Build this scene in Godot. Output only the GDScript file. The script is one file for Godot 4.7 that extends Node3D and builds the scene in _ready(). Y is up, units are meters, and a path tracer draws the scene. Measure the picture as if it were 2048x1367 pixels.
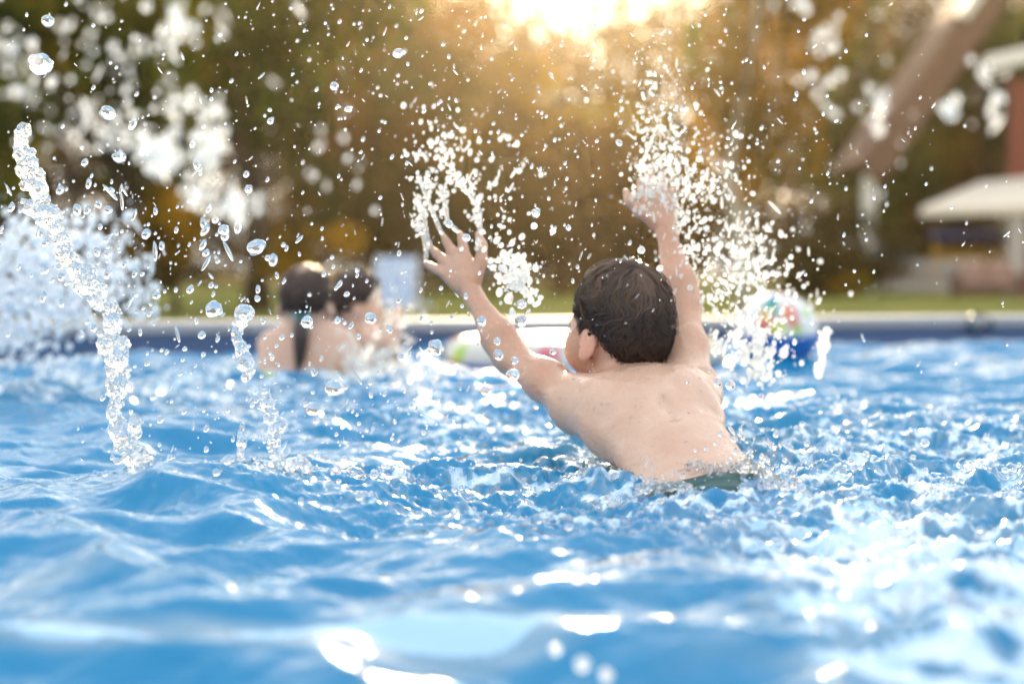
extends Node3D
# A sunlit garden pool: a boy throws up water with both hands, two girls behind him, trees and a house beyond.

const FOC := 3400.0                      # focal length in pixels of the 2048-wide photograph
const EYE := Vector3(0, 0.33, 0)         # just above the water (y = 0)
const PITCH := 0.0422                    # radians the lens looks down
var view := Basis(Vector3.RIGHT, -PITCH)
var used := {}
var M := {}
var rng := RandomNumberGenerator.new()

# ---------------------------------------------------------------- helpers
func at(x: float, y: float, d: float) -> Vector3:      # the point that lies d metres away under that pixel
	return EYE + view * Vector3((x - 1024.0) / FOC * d, (683.5 - y) / FOC * d, -d)

func numbered(called: String) -> String:
	var n: int = used.get(called, 0)
	used[called] = n + 1
	return called if n == 0 else "%s_%03d" % [called, n]

func tag(o: Node, label: String, category: String, group := "", kind := "") -> Node:
	o.set_meta("label", label)
	if category: o.set_meta("category", category)
	if group: o.set_meta("group", group)
	if kind: o.set_meta("kind", kind)
	return o

func base(called: String, where: Vector3, turn := 0.0) -> Node3D:
	var o := Node3D.new()
	o.name = numbered(called)
	add_child(o)
	o.position = where
	o.rotation.y = turn
	return o

func put(called: String, m: Mesh, mat: Material, parent: Node = null, where := Vector3.ZERO) -> MeshInstance3D:
	var o := MeshInstance3D.new()
	o.mesh = m
	o.material_override = mat
	o.position = where
	if parent == null:
		o.name = numbered(called)
		add_child(o)
	else:
		o.name = called
		parent.add_child(o, true)
	return o

func mat(c: Color, rough := 0.6, spec := 0.5) -> StandardMaterial3D:     # c is a real-world (linear) base colour
	var m := StandardMaterial3D.new()
	m.albedo_color = c.linear_to_srgb()
	m.roughness = rough
	m.metallic_specular = spec
	return m

func noise(freq: float, oct := 3, s := 1, type := FastNoiseLite.TYPE_SIMPLEX_SMOOTH) -> FastNoiseLite:
	var n := FastNoiseLite.new()
	n.noise_type = type
	n.frequency = freq
	n.fractal_octaves = oct
	n.seed = s
	return n

func ntex(freq: float, stops: Array, size := 256, s := 1, oct := 4, normal := false) -> NoiseTexture2D:
	var t := NoiseTexture2D.new()
	t.width = size
	t.height = size
	t.seamless = true
	t.noise = noise(freq, oct, s)
	if normal:
		t.as_normal_map = true
		t.bump_strength = 6.0
	elif stops:
		var g := Gradient.new()
		g.offsets = PackedFloat32Array(stops.map(func(k): return k[0]))
		g.colors = PackedColorArray(stops.map(func(k): return (k[1] as Color).linear_to_srgb()))
		t.color_ramp = g
	return t

func sb(a: float, b: float, x: float) -> float:
	var t := clampf((x - a) / (b - a), 0.0, 1.0)
	return t * t * (3.0 - 2.0 * t)

# a box with chamfered edges
func boxm(size: Vector3, bevel := 0.01) -> ArrayMesh:
	var st := SurfaceTool.new()
	st.begin(Mesh.PRIMITIVE_TRIANGLES)
	add_box(st, Transform3D(), size, bevel)
	st.generate_normals()
	return st.commit()

func add_box(st: SurfaceTool, tr: Transform3D, size: Vector3, bevel := 0.01) -> void:
	var h := size / 2.0
	var b := minf(bevel, minf(h.x, minf(h.y, h.z)) * 0.9)
	st.set_smooth_group(-1)
	for ax in 3:
		for s in [-1.0, 1.0]:
			var u := (ax + 1) % 3
			var v := (ax + 2) % 3
			var q := []
			for k in [[-1, -1], [1, -1], [1, 1], [-1, 1]]:
				var p := Vector3.ZERO
				p[ax] = s * h[ax]
				p[u] = k[0] * (h[u] - b)
				p[v] = k[1] * (h[v] - b)
				q.append(tr * p)
			quad(st, q, s < 0.0)
	for ax in 3:                                   # edges along ax
		var u := (ax + 1) % 3
		var v := (ax + 2) % 3
		for su in [-1.0, 1.0]:
			for sv in [-1.0, 1.0]:
				var q := []
				for k in [[-1.0, 0], [1.0, 0], [1.0, 1], [-1.0, 1]]:
					var p := Vector3.ZERO
					p[ax] = k[0] * (h[ax] - b)
					p[u] = su * (h[u] - (b if k[1] else 0.0))
					p[v] = sv * (h[v] - (0.0 if k[1] else b))
					q.append(tr * p)
				quad(st, q, su * sv > 0.0)
	for sx in [-1.0, 1.0]:
		for sy in [-1.0, 1.0]:
			for sz in [-1.0, 1.0]:
				var a: Vector3 = tr * (Vector3(sx * h.x, sy * (h.y - b), sz * (h.z - b)))
				var c: Vector3 = tr * (Vector3(sx * (h.x - b), sy * h.y, sz * (h.z - b)))
				var d: Vector3 = tr * (Vector3(sx * (h.x - b), sy * (h.y - b), sz * h.z))
				for p in ([a, d, c] if sx * sy * sz > 0.0 else [a, c, d]):
					st.add_vertex(p)

func quad(st: SurfaceTool, q: Array, flip := false) -> void:
	for k in ([0, 1, 2, 0, 2, 3] if flip else [0, 2, 1, 0, 3, 2]):
		st.add_vertex(q[k])

# a tube along points with a radius at each; smooth, with closed ends
func tube(pts: Array, radii: Array, sides := 10, smooth := true, bump := 0.0) -> ArrayMesh:
	var st := SurfaceTool.new()
	st.begin(Mesh.PRIMITIVE_TRIANGLES)
	add_tube(st, pts, radii, sides, bump)
	st.index()
	st.generate_normals()
	return st.commit()

func add_tube(st: SurfaceTool, pts: Array, radii: Array, sides := 10, bump := 0.0) -> void:
	st.set_smooth_group(0)
	var rings := []
	var side := Vector3.RIGHT
	for i in pts.size():
		var t: Vector3 = (pts[mini(i + 1, pts.size() - 1)] - pts[maxi(i - 1, 0)]).normalized()
		side = (side - t * side.dot(t))
		if side.length() < 0.01: side = t.cross(Vector3(0.3, 0.5, 0.8))
		side = side.normalized()
		var up := t.cross(side)
		var ring := []
		for k in sides:
			var a := TAU * k / sides
			ring.append(pts[i] + (side * cos(a) + up * sin(a)) * radii[i] * (1.0 + bump * rng.randf_range(-1, 1)))
		rings.append(ring)
	for i in pts.size() - 1:
		for k in sides:
			quad(st, [rings[i][k], rings[i][(k + 1) % sides], rings[i + 1][(k + 1) % sides], rings[i + 1][k]])
	for k in sides:
		for p in [pts[0], rings[0][k], rings[0][(k + 1) % sides]]: st.add_vertex(p)
		for p in [pts[-1], rings[-1][(k + 1) % sides], rings[-1][k]]: st.add_vertex(p)

# a sphere-like mesh; shape(dir) gives the radius along dir
func ball(shape: Callable, rings := 12, sides := 18, tint = null) -> ArrayMesh:
	var v := PackedVector3Array()
	var n := PackedVector3Array()
	var c := PackedColorArray()
	var ix := PackedInt32Array()
	for i in rings + 1:
		for k in sides + 1:
			var th := PI * i / rings
			var ph := TAU * k / sides
			var d := Vector3(sin(th) * cos(ph), cos(th), sin(th) * sin(ph))
			v.append(d * float(shape.call(d)))
			n.append(Vector3.ZERO)
			c.append(tint.call(d) if tint != null else Color.WHITE)
	for i in rings:
		for k in sides:
			var a := i * (sides + 1) + k
			var b := a + sides + 1
			ix.append_array([a, b, a + 1, a + 1, b, b + 1])
	return arrays(v, n, c, ix, sides)

func arrays(v: PackedVector3Array, n: PackedVector3Array, c: PackedColorArray, ix: PackedInt32Array, seam := 0) -> ArrayMesh:
	for i in range(0, ix.size(), 3):
		var f := (v[ix[i + 2]] - v[ix[i]]).cross(v[ix[i + 1]] - v[ix[i]])
		for k in 3: n[ix[i + k]] += f
	if seam:
		var rows := v.size() / (seam + 1)
		for r in rows:
			var s := n[r * (seam + 1)] + n[r * (seam + 1) + seam]
			n[r * (seam + 1)] = s
			n[r * (seam + 1) + seam] = s
	for i in n.size():
		n[i] = n[i].normalized() if n[i].length() > 1e-12 else Vector3.UP
	if seam:
		for k in seam + 1:
			n[k] = v[k].normalized()
			n[n.size() - 1 - k] = v[v.size() - 1 - k].normalized()
	var a := []
	a.resize(Mesh.ARRAY_MAX)
	a[Mesh.ARRAY_VERTEX] = v
	a[Mesh.ARRAY_NORMAL] = n
	if c.size(): a[Mesh.ARRAY_COLOR] = c
	a[Mesh.ARRAY_INDEX] = ix
	var m := ArrayMesh.new()
	m.add_surface_from_arrays(Mesh.PRIMITIVE_TRIANGLES, a)
	return m

# ---------------------------------------------------------------- smooth bodies: a distance field on a grid, meshed as surface nets
class Field:
	var lo: Vector3
	var h: float
	var nx: int
	var ny: int
	var nz: int
	var s := [PackedFloat32Array(), PackedFloat32Array()]     # two layers of summed exponentials
	var dent := PackedFloat32Array()
	var soft := [0.014, 0.003]
	var rough: FastNoiseLite = null
	var rough_by := 0.0

	func _init(a: Vector3, b: Vector3, cell: float, ka := 0.014, kb := 0.003) -> void:
		lo = a
		h = cell
		nx = int((b.x - a.x) / cell) + 2
		ny = int((b.y - a.y) / cell) + 2
		nz = int((b.z - a.z) / cell) + 2
		soft = [ka, kb]
		for k in 2:
			s[k].resize(nx * ny * nz)
		dent.resize(nx * ny * nz)

	func span(a: Vector3, b: Vector3) -> Array:
		var p := ((a - lo) / h).floor()
		var q := ((b - lo) / h).ceil()
		return [maxi(0, int(p.x)), mini(nx - 1, int(q.x)), maxi(0, int(p.y)), mini(ny - 1, int(q.y)), maxi(0, int(p.z)), mini(nz - 1, int(q.z))]

	func limb(a: Vector3, b: Vector3, ra: float, rb: float, layer := 0) -> void:
		var k: float = soft[layer]
		var m := Vector3.ONE * (maxf(ra, rb) + 5.0 * k)
		var r := span(a.min(b) - m, a.max(b) + m)
		var ba := b - a
		var il := 1.0 / maxf(ba.length_squared(), 1e-9)
		var f: PackedFloat32Array = s[layer]
		for z in range(r[4], r[5] + 1):
			for y in range(r[2], r[3] + 1):
				var at := (z * ny + y) * nx
				for x in range(r[0], r[1] + 1):
					var pa := lo + Vector3(x, y, z) * h - a
					var t := clampf(pa.dot(ba) * il, 0.0, 1.0)
					var d := (pa - ba * t).length() - ra - (rb - ra) * t
					f[at + x] += exp(-d / k)
		s[layer] = f

	func egg(c: Vector3, axes: Basis, rad: Vector3, layer := 0) -> void:
		var k: float = soft[layer]
		var m := Vector3.ONE * (maxf(rad.x, maxf(rad.y, rad.z)) + 5.0 * k)
		var r := span(c - m, c + m)
		var inv := axes.transposed()
		var f: PackedFloat32Array = s[layer]
		for z in range(r[4], r[5] + 1):
			for y in range(r[2], r[3] + 1):
				var at := (z * ny + y) * nx
				for x in range(r[0], r[1] + 1):
					var q := inv * (lo + Vector3(x, y, z) * h - c) / rad
					var l := q.length()
					var d := l * (l - 1.0) / maxf((q / rad).length(), 1e-6)
					f[at + x] += exp(-d / k)
		s[layer] = f

	func groove(a: Vector3, b: Vector3, wide: float, deep: float) -> void:
		var m := Vector3.ONE * wide * 2.5
		var r := span(a.min(b) - m, a.max(b) + m)
		var ba := b - a
		var il := 1.0 / maxf(ba.length_squared(), 1e-9)
		for z in range(r[4], r[5] + 1):
			for y in range(r[2], r[3] + 1):
				var at := (z * ny + y) * nx
				for x in range(r[0], r[1] + 1):
					var pa := lo + Vector3(x, y, z) * h - a
					var t := clampf(pa.dot(ba) * il, 0.0, 1.0)
					dent[at + x] += deep * exp(-(pa - ba * t).length_squared() / (wide * wide))

	func mesh(tint = null, join := 0.006) -> ArrayMesh:
		var n := nx * ny * nz
		var f := PackedFloat32Array()
		f.resize(n)
		var sa: PackedFloat32Array = s[0]
		var sk: PackedFloat32Array = s[1]
		var ka: float = soft[0]
		var kb: float = soft[1]
		for i in n:
			var d := 0.05
			if sa[i] > 1e-12: d = -ka * log(sa[i])
			if sk[i] > 1e-12:
				var e := -kb * log(sk[i])
				var w := clampf(0.5 + 0.5 * (e - d) / join, 0.0, 1.0)
				d = lerpf(e, d, w) - join * w * (1.0 - w)
			if rough != null and absf(d) < rough_by * 2.5:
				var p := lo + Vector3(i % nx, (i / nx) % ny, i / (nx * ny)) * h
				d += rough.get_noise_3dv(p) * rough_by
			f[i] = d + dent[i]
		var id := PackedInt32Array()
		id.resize(n)
		id.fill(-1)
		var v := PackedVector3Array()
		var nor := PackedVector3Array()
		var col := PackedColorArray()
		var ix := PackedInt32Array()
		var sy := nx
		var sz := nx * ny
		var off := [0, 1, sy, sy + 1, sz, sz + 1, sz + sy, sz + sy + 1]
		var edges := [0, 1, 2, 3, 4, 5, 6, 7, 0, 2, 1, 3, 4, 6, 5, 7, 0, 4, 1, 5, 2, 6, 3, 7]
		var far := h * 2.0
		for z in nz - 1:
			for y in ny - 1:
				var row := z * sz + y * sy
				for x in nx - 1:
					var i := row + x
					var f0 := f[i]
					if f0 > far or f0 < -far: continue
					var inside := 0
					for o in off:
						if f[i + o] < 0.0: inside += 1
					if inside == 0 or inside == 8: continue
					var p := Vector3.ZERO
					var cnt := 0.0
					for e in range(0, 24, 2):
						var ca: int = edges[e]
						var cb: int = edges[e + 1]
						var fa := f[i + off[ca]]
						var fb := f[i + off[cb]]
						if (fa < 0.0) != (fb < 0.0):
							var t := fa / (fa - fb)
							var qa := Vector3(ca & 1, (ca >> 1) & 1, ca >> 2)
							var qb := Vector3(cb & 1, (cb >> 1) & 1, cb >> 2)
							p += qa.lerp(qb, t)
							cnt += 1.0
					p /= cnt
					id[i] = v.size()
					v.append(lo + (Vector3(x, y, z) + p) * h)
					var g := Vector3.ZERO
					for k in 8:
						var q := Vector3(k & 1, (k >> 1) & 1, k >> 2)
						var w2 := Vector3(p.x if q.x > 0.5 else 1.0 - p.x, p.y if q.y > 0.5 else 1.0 - p.y, p.z if q.z > 0.5 else 1.0 - p.z)
						var val := f[i + off[k]]
						g += val * Vector3((q.x * 2.0 - 1.0) * w2.y * w2.z, (q.y * 2.0 - 1.0) * w2.x * w2.z, (q.z * 2.0 - 1.0) * w2.x * w2.y)
					nor.append(g.normalized())
		for z in range(1, nz - 1):
			for y in range(1, ny - 1):
				var row := z * sz + y * sy
				for x in range(1, nx - 1):
					var i := row + x
					if id[i] < 0: continue
					var a := f[i] < 0.0
					for ax in 3:
						var step := 1 if ax == 0 else (sy if ax == 1 else sz)
						if a == (f[i + step] < 0.0): continue
						var du := sy if ax == 0 else (sz if ax == 1 else 1)
						var dv := sz if ax == 0 else (1 if ax == 1 else sy)
						var q0 := id[i]
						var q1 := id[i - du]
						var q2 := id[i - du - dv]
						var q3 := id[i - dv]
						if q1 < 0 or q2 < 0 or q3 < 0: continue
						if a: ix.append_array([q0, q2, q1, q0, q3, q2])
						else: ix.append_array([q0, q1, q2, q0, q2, q3])
		if tint != null:
			for i in v.size(): col.append(tint.call(v[i], nor[i]))
		var out := []
		out.resize(Mesh.ARRAY_MAX)
		out[Mesh.ARRAY_VERTEX] = v
		out[Mesh.ARRAY_NORMAL] = nor
		if col.size(): out[Mesh.ARRAY_COLOR] = col
		out[Mesh.ARRAY_INDEX] = ix
		var m := ArrayMesh.new()
		m.add_surface_from_arrays(Mesh.PRIMITIVE_TRIANGLES, out)
		return m

# ---------------------------------------------------------------- scene
func _ready() -> void:
	rng.seed = 7
	var cam := Camera3D.new()
	cam.name = "camera"
	cam.transform = Transform3D(view, EYE)
	cam.near = 0.05
	cam.far = 400.0
	var lens := CameraAttributesPhysical.new()
	lens.frustum_focal_length = 59.69
	lens.frustum_focus_distance = 2.55
	lens.frustum_near = 0.05
	lens.frustum_far = 400.0
	lens.exposure_aperture = 2.2
	cam.attributes = lens
	add_child(cam)
	cam.fov = rad_to_deg(2.0 * atan(683.5 / FOC))
	cam.current = true

	var sun_az := 0.037
	var sun_el := deg_to_rad(13.0)
	var to_sun := Vector3(sin(sun_az) * cos(sun_el), sin(sun_el), -cos(sun_az) * cos(sun_el))
	var env := Environment.new()
	env.background_mode = Environment.BG_SKY
	env.sky = Sky.new()
	env.sky.sky_material = sky_panorama(to_sun)
	env.background_energy_multiplier = 1.0
	env.tonemap_mode = Environment.TONE_MAPPER_LINEAR
	env.tonemap_exposure = 1.75
	env.sdfgi_enabled = true
	env.ssao_enabled = true
	env.ssil_enabled = true
	env.volumetric_fog_enabled = true
	env.volumetric_fog_density = 0.0004
	env.volumetric_fog_albedo = Color(1.0, 0.9, 0.74)
	env.volumetric_fog_anisotropy = 0.85
	var we := WorldEnvironment.new()
	we.name = "world_environment"
	we.environment = env
	add_child(we)
	var sun := DirectionalLight3D.new()
	sun.name = "sun"
	add_child(sun)
	sun.look_at_from_position(to_sun * 50.0, Vector3.ZERO)
	sun.light_color = Color(1.0, 0.9, 0.74)
	sun.light_energy = 1.6
	sun.light_angular_distance = 0.5
	sun.shadow_enabled = true

	materials()
	ground()
	pool()
	water()
	greenery()
	house()
	garden_things()
	floats()
	boy()
	girls()
	splashes()

func sky_panorama(to_sun: Vector3) -> PanoramaSkyMaterial:
	var w := 512
	var h := 256
	var im := Image.create(w, h, false, Image.FORMAT_RGBF)
	var puffs := noise(1.6, 4, 3)
	for y in h:
		var th := PI * (y + 0.5) / h
		for x in w:
			var a := TAU * (x + 0.5) / w
			var d := Vector3(sin(a) * sin(th), cos(th), -cos(a) * sin(th))
			var up := maxf(d.y, 0.0)
			var c := Color(0.98, 0.95, 0.88).lerp(Color(0.78, 0.87, 0.95), sb(0.05, 0.9, up))
			c = c.lerp(Color(1.22, 1.19, 1.12), 0.75 * sb(-0.15, 0.45, puffs.get_noise_3dv(d * Vector3(1, 2.2, 1))))
			var ang := rad_to_deg(d.angle_to(to_sun))
			var glow := 6.0 * exp(-ang / 4.0) + 0.9 * exp(-ang / 16.0)
			c = Color(c.r + glow, c.g + glow * 0.86, c.b + glow * 0.62)
			im.set_pixel(x, y, c)
	var m := PanoramaSkyMaterial.new()
	m.panorama = ImageTexture.create_from_image(im)
	return m

func materials() -> void:
	var skin := mat(Color(0.62, 0.425, 0.33), 0.34, 0.5)
	skin.vertex_color_use_as_albedo = true
	skin.albedo_color = Color.WHITE
	skin.subsurf_scatter_enabled = true
	skin.subsurf_scatter_strength = 0.05
	skin.roughness = 1.0
	skin.roughness_texture = ntex(0.014, [[0.0, Color(0.006, 0.006, 0.006)], [0.45, Color(0.03, 0.03, 0.03)], [0.6, Color(0.14, 0.14, 0.14)], [1.0, Color(0.2, 0.2, 0.2)]], 256, 41, 4)
	skin.uv1_triplanar = true
	skin.uv1_scale = Vector3.ONE * 5.0
	skin.heightmap_enabled = true
	skin.heightmap_texture = ntex(0.06, [], 256, 43, 3)
	skin.heightmap_scale = 0.06
	M.skin = skin
	M.hair = mat(Color(0.035, 0.02, 0.014), 0.4, 0.4)
	M.hair.vertex_color_use_as_albedo = true
	M.hair.albedo_color = Color.WHITE
	# clear water in the air: mostly refracting, a little milky with trapped air
	var drop := mat(Color(0.93, 0.96, 1.0), 0.07, 0.5)
	drop.albedo_color.a = 0.14
	drop.refraction_enabled = true
	drop.refraction_scale = 0.033
	M.drop = drop
	var spray := mat(Color(0.95, 0.96, 0.97), 0.12, 0.5)
	spray.albedo_color.a = 0.3
	spray.refraction_enabled = true
	spray.refraction_scale = 0.033
	spray.backlight_enabled = true
	spray.backlight = Color(0.6, 0.6, 0.58)
	M.spray = spray
	M.jet = spray.duplicate()
	M.jet.albedo_color.a = 0.12
	M.jet.backlight = Color(0.2, 0.2, 0.2)
	M.mist = mat(Color(0.85, 0.88, 0.92), 0.3, 0.5)
	M.mist.backlight_enabled = true
	M.mist.backlight = Color(0.6, 0.65, 0.7)
	var w := mat(Color.WHITE, 0.045, 0.5)
	w.vertex_color_use_as_albedo = true
	w.albedo_color.a = 0.5
	w.refraction_enabled = true
	w.refraction_scale = 0.033
	w.normal_enabled = true
	w.normal_texture = ntex(0.02, [], 512, 9, 4, true)
	w.normal_scale = 0.4
	w.uv1_triplanar = true
	w.uv1_world_triplanar = true
	w.uv1_scale = Vector3.ONE * 3.0
	M.water = w
	M.foam = w.duplicate()  # covers churned foam and also the sky reflections painted pale
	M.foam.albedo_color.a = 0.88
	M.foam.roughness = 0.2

# ---------------------------------------------------------------- ground and pool
const WALL_A := Vector3(-4.2, 0, -5.85)      # the far wall of the pool runs from A to B
const WALL_B := Vector3(4.2, 0, -8.05)

func wall_z(x: float) -> float:
	return lerpf(WALL_A.z, WALL_B.z, (x - WALL_A.x) / (WALL_B.x - WALL_A.x))

func ground() -> void:
	var m := mat(Color(0.075, 0.085, 0.022), 0.95, 0.2)
	m.albedo_color = Color.WHITE
	m.albedo_texture = ntex(0.012, [[0.0, Color(0.08, 0.10, 0.02)], [0.45, Color(0.14, 0.15, 0.03)], [0.7, Color(0.19, 0.18, 0.04)], [1.0, Color(0.22, 0.18, 0.05)]], 512, 4)
	m.uv1_triplanar = true
	m.uv1_world_triplanar = true
	m.uv1_scale = Vector3.ONE * 0.06
	var pm := PlaneMesh.new()
	pm.size = Vector2(700, 700)
	var g := put("lawn", pm, m, null, Vector3(0, -0.32, -60))
	tag(g, "olive green lawn behind the far rim of the pool", "lawn", "", "structure")

func pool() -> void:
	var along := (WALL_B - WALL_A)
	var yaw := atan2(-along.z, along.x)
	var mid := (WALL_A + WALL_B) / 2.0
	var p := base("pool_edge", mid, yaw)
	tag(p, "pale flat rim over a slate blue wall along the far side of the pool", "pool edge")
	var cop := mat(Color(0.32, 0.33, 0.36), 0.65)
	cop.albedo_texture = ntex(0.03, [[0.0, Color(0.78, 0.78, 0.78)], [1.0, Color(1, 1, 1)]], 256, 5)
	cop.uv1_triplanar = true
	var lin := mat(Color(0.035, 0.085, 0.2), 0.45)
	var lb := mat(Color(0.03, 0.2, 0.5), 0.5)
	var n := 8
	var seg := along.length() / n
	for i in n:                                    # rails of the rim, butted end to end
		put("rail", boxm(Vector3(seg - 0.004, 0.052, 0.30), 0.012), cop, p, Vector3(-along.length() / 2 + seg * (i + 0.5), 0.102, -0.11))
	put("liner", boxm(Vector3(along.length(), 0.45, 0.06), 0.004), lin, p, Vector3(0, -0.150, -0.005))
	var fl := mat(Color(0.68, 0.84, 0.92), 0.6)
	fl.albedo_texture = ntex(0.02, [[0.0, Color(0.7, 0.75, 0.8)], [1.0, Color(1, 1, 1)]], 256, 6)
	fl.uv1_triplanar = true
	var basin := put("pool_floor", boxm(Vector3(9.6, 0.1, 14.0), 0.01), fl, null, Vector3(0, -1.25, -3.0))
	tag(basin, "pale blue lined floor of the pool under the water", "pool floor", "", "structure")
	put("basin_wall", boxm(Vector3(along.length(), 0.85, 0.06), 0.004), fl, p, Vector3(0, -0.79, -0.01))
	put("outer_wall", boxm(Vector3(along.length(), 0.4, 0.04), 0.004), cop, p, Vector3(0, -0.128, -0.2))
	var inv := p.transform.affine_inverse()
	for s in [-1, 1]:                              # side walls, beyond the edges of the picture
		var zf: float = (WALL_A.z if s < 0 else WALL_B.z)
		var c := put("side_rail", boxm(Vector3(0.30, 0.052, 2.0 - zf), 0.012), cop, p)
		c.transform = inv * Transform3D(Basis(), Vector3(s * 4.31, 0.100, (2.0 + zf) / 2 + 0.27))
		c = put("side_wall", boxm(Vector3(0.06, 1.3, 2.0 - zf), 0.004), lin, p)
		c.transform = inv * Transform3D(Basis(), Vector3(s * 4.205, -0.565, (2.0 + zf) / 2 + 0.25))

# ---------------------------------------------------------------- water surface
var w_big := noise(0.75, 2, 11)
var w_mid := noise(2.1, 2, 12)
var w_rip := noise(7.0, 2, 13)
var w_chop := noise(9.5, 4, 14)
var w_fine := noise(45.0, 2, 15)
var w_foam := noise(9.0, 4, 16)
var w_small := noise(19.0, 2, 17)
var w_lace := noise(16.0, 3, 19)
var boils := []

func churn(x: float, z: float) -> float:            # how much the splashing stirs the water here, 0 to 1
	var c := 0.0
	for b in boils:
		var dx: float = (x - b.x) / b.z
		var dz: float = (z - b.y) / b.w
		c += exp(-dx * dx - dz * dz)
	return minf(c, 1.0)

func level(x: float, z: float, ch: float) -> float:
	var y := w_big.get_noise_2d(x * 0.9, z * 1.25) * 0.045
	var r := w_mid.get_noise_2d(x * 0.8 + 3.0, z * 1.2)
	y += (0.5 - absf(r) * 1.6) * 0.034
	y += w_rip.get_noise_2d(x * 0.75, z * 1.1) * (0.0095 + 0.009 * ch)
	y += w_small.get_noise_2d(x * 0.8, z * 1.1) * 0.0022
	if ch > 0.03:
		y += (0.35 - absf(w_chop.get_noise_2d(x, z))) * 0.026 * ch
		y += w_fine.get_noise_2d(x, z) * 0.005 * ch
	# the ridge in front of the splash on the left and the swell round the boy's waist
	var dx := (x + 0.33) / 0.22
	var dz := (z + 2.43 + 0.10 * x) / 0.10
	y += 0.030 * exp(-dx * dx - dz * dz)
	dx = (x - 0.27) / 0.17
	dz = (z + 2.36) / 0.11
	y += 0.003 * exp(-dx * dx - dz * dz)
	dx = (x - 0.42) / 0.16
	dz = (z + 2.30) / 0.10
	y += 0.015 * exp(-dx * dx - dz * dz)
	return y

func water() -> void:
	boils = [Vector4(0.42, -2.75, 0.42, 0.5), Vector4(0.95, -2.9, 0.6, 0.7), Vector4(0.02, -2.42, 0.34, 0.22), Vector4(-0.05, -3.75, 0.45, 0.45), Vector4(0.5, -2.1, 0.3, 0.26),
		Vector4(-0.38, -2.62, 0.28, 0.10), Vector4(-0.75, -4.7, 0.6, 0.5), Vector4(-1.4, -4.9, 0.8, 0.5), Vector4(0.5, -4.1, 0.5, 0.4), Vector4(0.5, -1.75, 0.24, 0.28), Vector4(0.38, -1.45, 0.13, 0.12), Vector4(0.8, -2.1, 0.35, 0.35)]
	var rows := PackedFloat32Array([-2.0, -0.6, 0.2, 0.6, 0.85, 1.0])
	var d := 1.1
	while d < 8.3:
		rows.append(d)
		d *= 1.0028
	var outer := [1.03, 1.07, 1.12, 1.18, 1.26, 1.36, 1.5, 1.7, 2.0, 2.4, 3.0, 4.0, 5.5]
	var cols := PackedFloat32Array([-99.0])
	for k in outer.size(): cols.append(-outer[outer.size() - 1 - k])
	var half := 310
	for j in range(-half, half + 1): cols.append(float(j) / half)
	cols.append_array(PackedFloat32Array(outer))
	cols.append(99.0)
	var nc := cols.size()
	var v := PackedVector3Array()
	var c := PackedColorArray()
	var ix := PackedInt32Array()
	var fx := PackedInt32Array()
	var white := PackedFloat32Array()
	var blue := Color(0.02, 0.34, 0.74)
	var foam_sheen := Color(0.88, 0.94, 0.95)  # foam white, used too for the painted sky reflections
	for i in rows.size():
		var z := -rows[i]
		var hw := 0.36 * maxf(rows[i], 1.0)
		for j in nc:
			var x := cols[j] * hw
			x = clampf(x, -4.19, 4.19)
			z = maxf(-rows[i], wall_z(x) + 0.02)
			var ch := churn(x, z)
			v.append(Vector3(x, level(x, z, ch), z))
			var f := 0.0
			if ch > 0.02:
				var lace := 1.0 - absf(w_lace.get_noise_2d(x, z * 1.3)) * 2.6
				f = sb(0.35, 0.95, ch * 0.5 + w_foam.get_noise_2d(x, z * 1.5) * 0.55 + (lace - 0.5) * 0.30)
			# sky reflections painted pale into the near water, thickest at the boy's right
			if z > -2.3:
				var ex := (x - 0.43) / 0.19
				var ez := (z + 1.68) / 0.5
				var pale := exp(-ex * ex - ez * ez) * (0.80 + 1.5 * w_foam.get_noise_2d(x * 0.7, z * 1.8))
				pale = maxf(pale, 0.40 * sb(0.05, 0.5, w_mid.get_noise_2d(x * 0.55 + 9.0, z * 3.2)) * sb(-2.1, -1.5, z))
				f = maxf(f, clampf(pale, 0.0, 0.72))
			c.append(blue.lerp(foam_sheen, f))
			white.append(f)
	for i in rows.size() - 1:
		for j in nc - 1:
			var a := i * nc + j
			if rows[i] > 5.8 and v[a].z == v[a + nc].z and v[a + 1].z == v[a + nc + 1].z: continue
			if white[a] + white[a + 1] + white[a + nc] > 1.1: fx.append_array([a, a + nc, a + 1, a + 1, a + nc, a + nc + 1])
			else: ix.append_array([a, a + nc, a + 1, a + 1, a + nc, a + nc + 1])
	var n := PackedVector3Array()
	n.resize(v.size())
	for l in [ix, fx]:
		for i in range(0, l.size(), 3):
			var g := (v[l[i + 2]] - v[l[i]]).cross(v[l[i + 1]] - v[l[i]])
			for k in 3: n[l[i + k]] += g
	for i in n.size(): n[i] = n[i].normalized() if n[i].length() > 1e-12 else Vector3.UP
	var m := ArrayMesh.new()
	for l in [ix, fx]:
		var arr := []
		arr.resize(Mesh.ARRAY_MAX)
		arr[Mesh.ARRAY_VERTEX] = v
		arr[Mesh.ARRAY_NORMAL] = n
		arr[Mesh.ARRAY_COLOR] = c
		arr[Mesh.ARRAY_INDEX] = l
		m.add_surface_from_arrays(Mesh.PRIMITIVE_TRIANGLES, arr)
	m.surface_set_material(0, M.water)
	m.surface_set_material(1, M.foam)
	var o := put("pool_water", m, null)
	tag(o, "choppy bright blue pool water streaked with white", "water", "", "structure")

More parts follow.
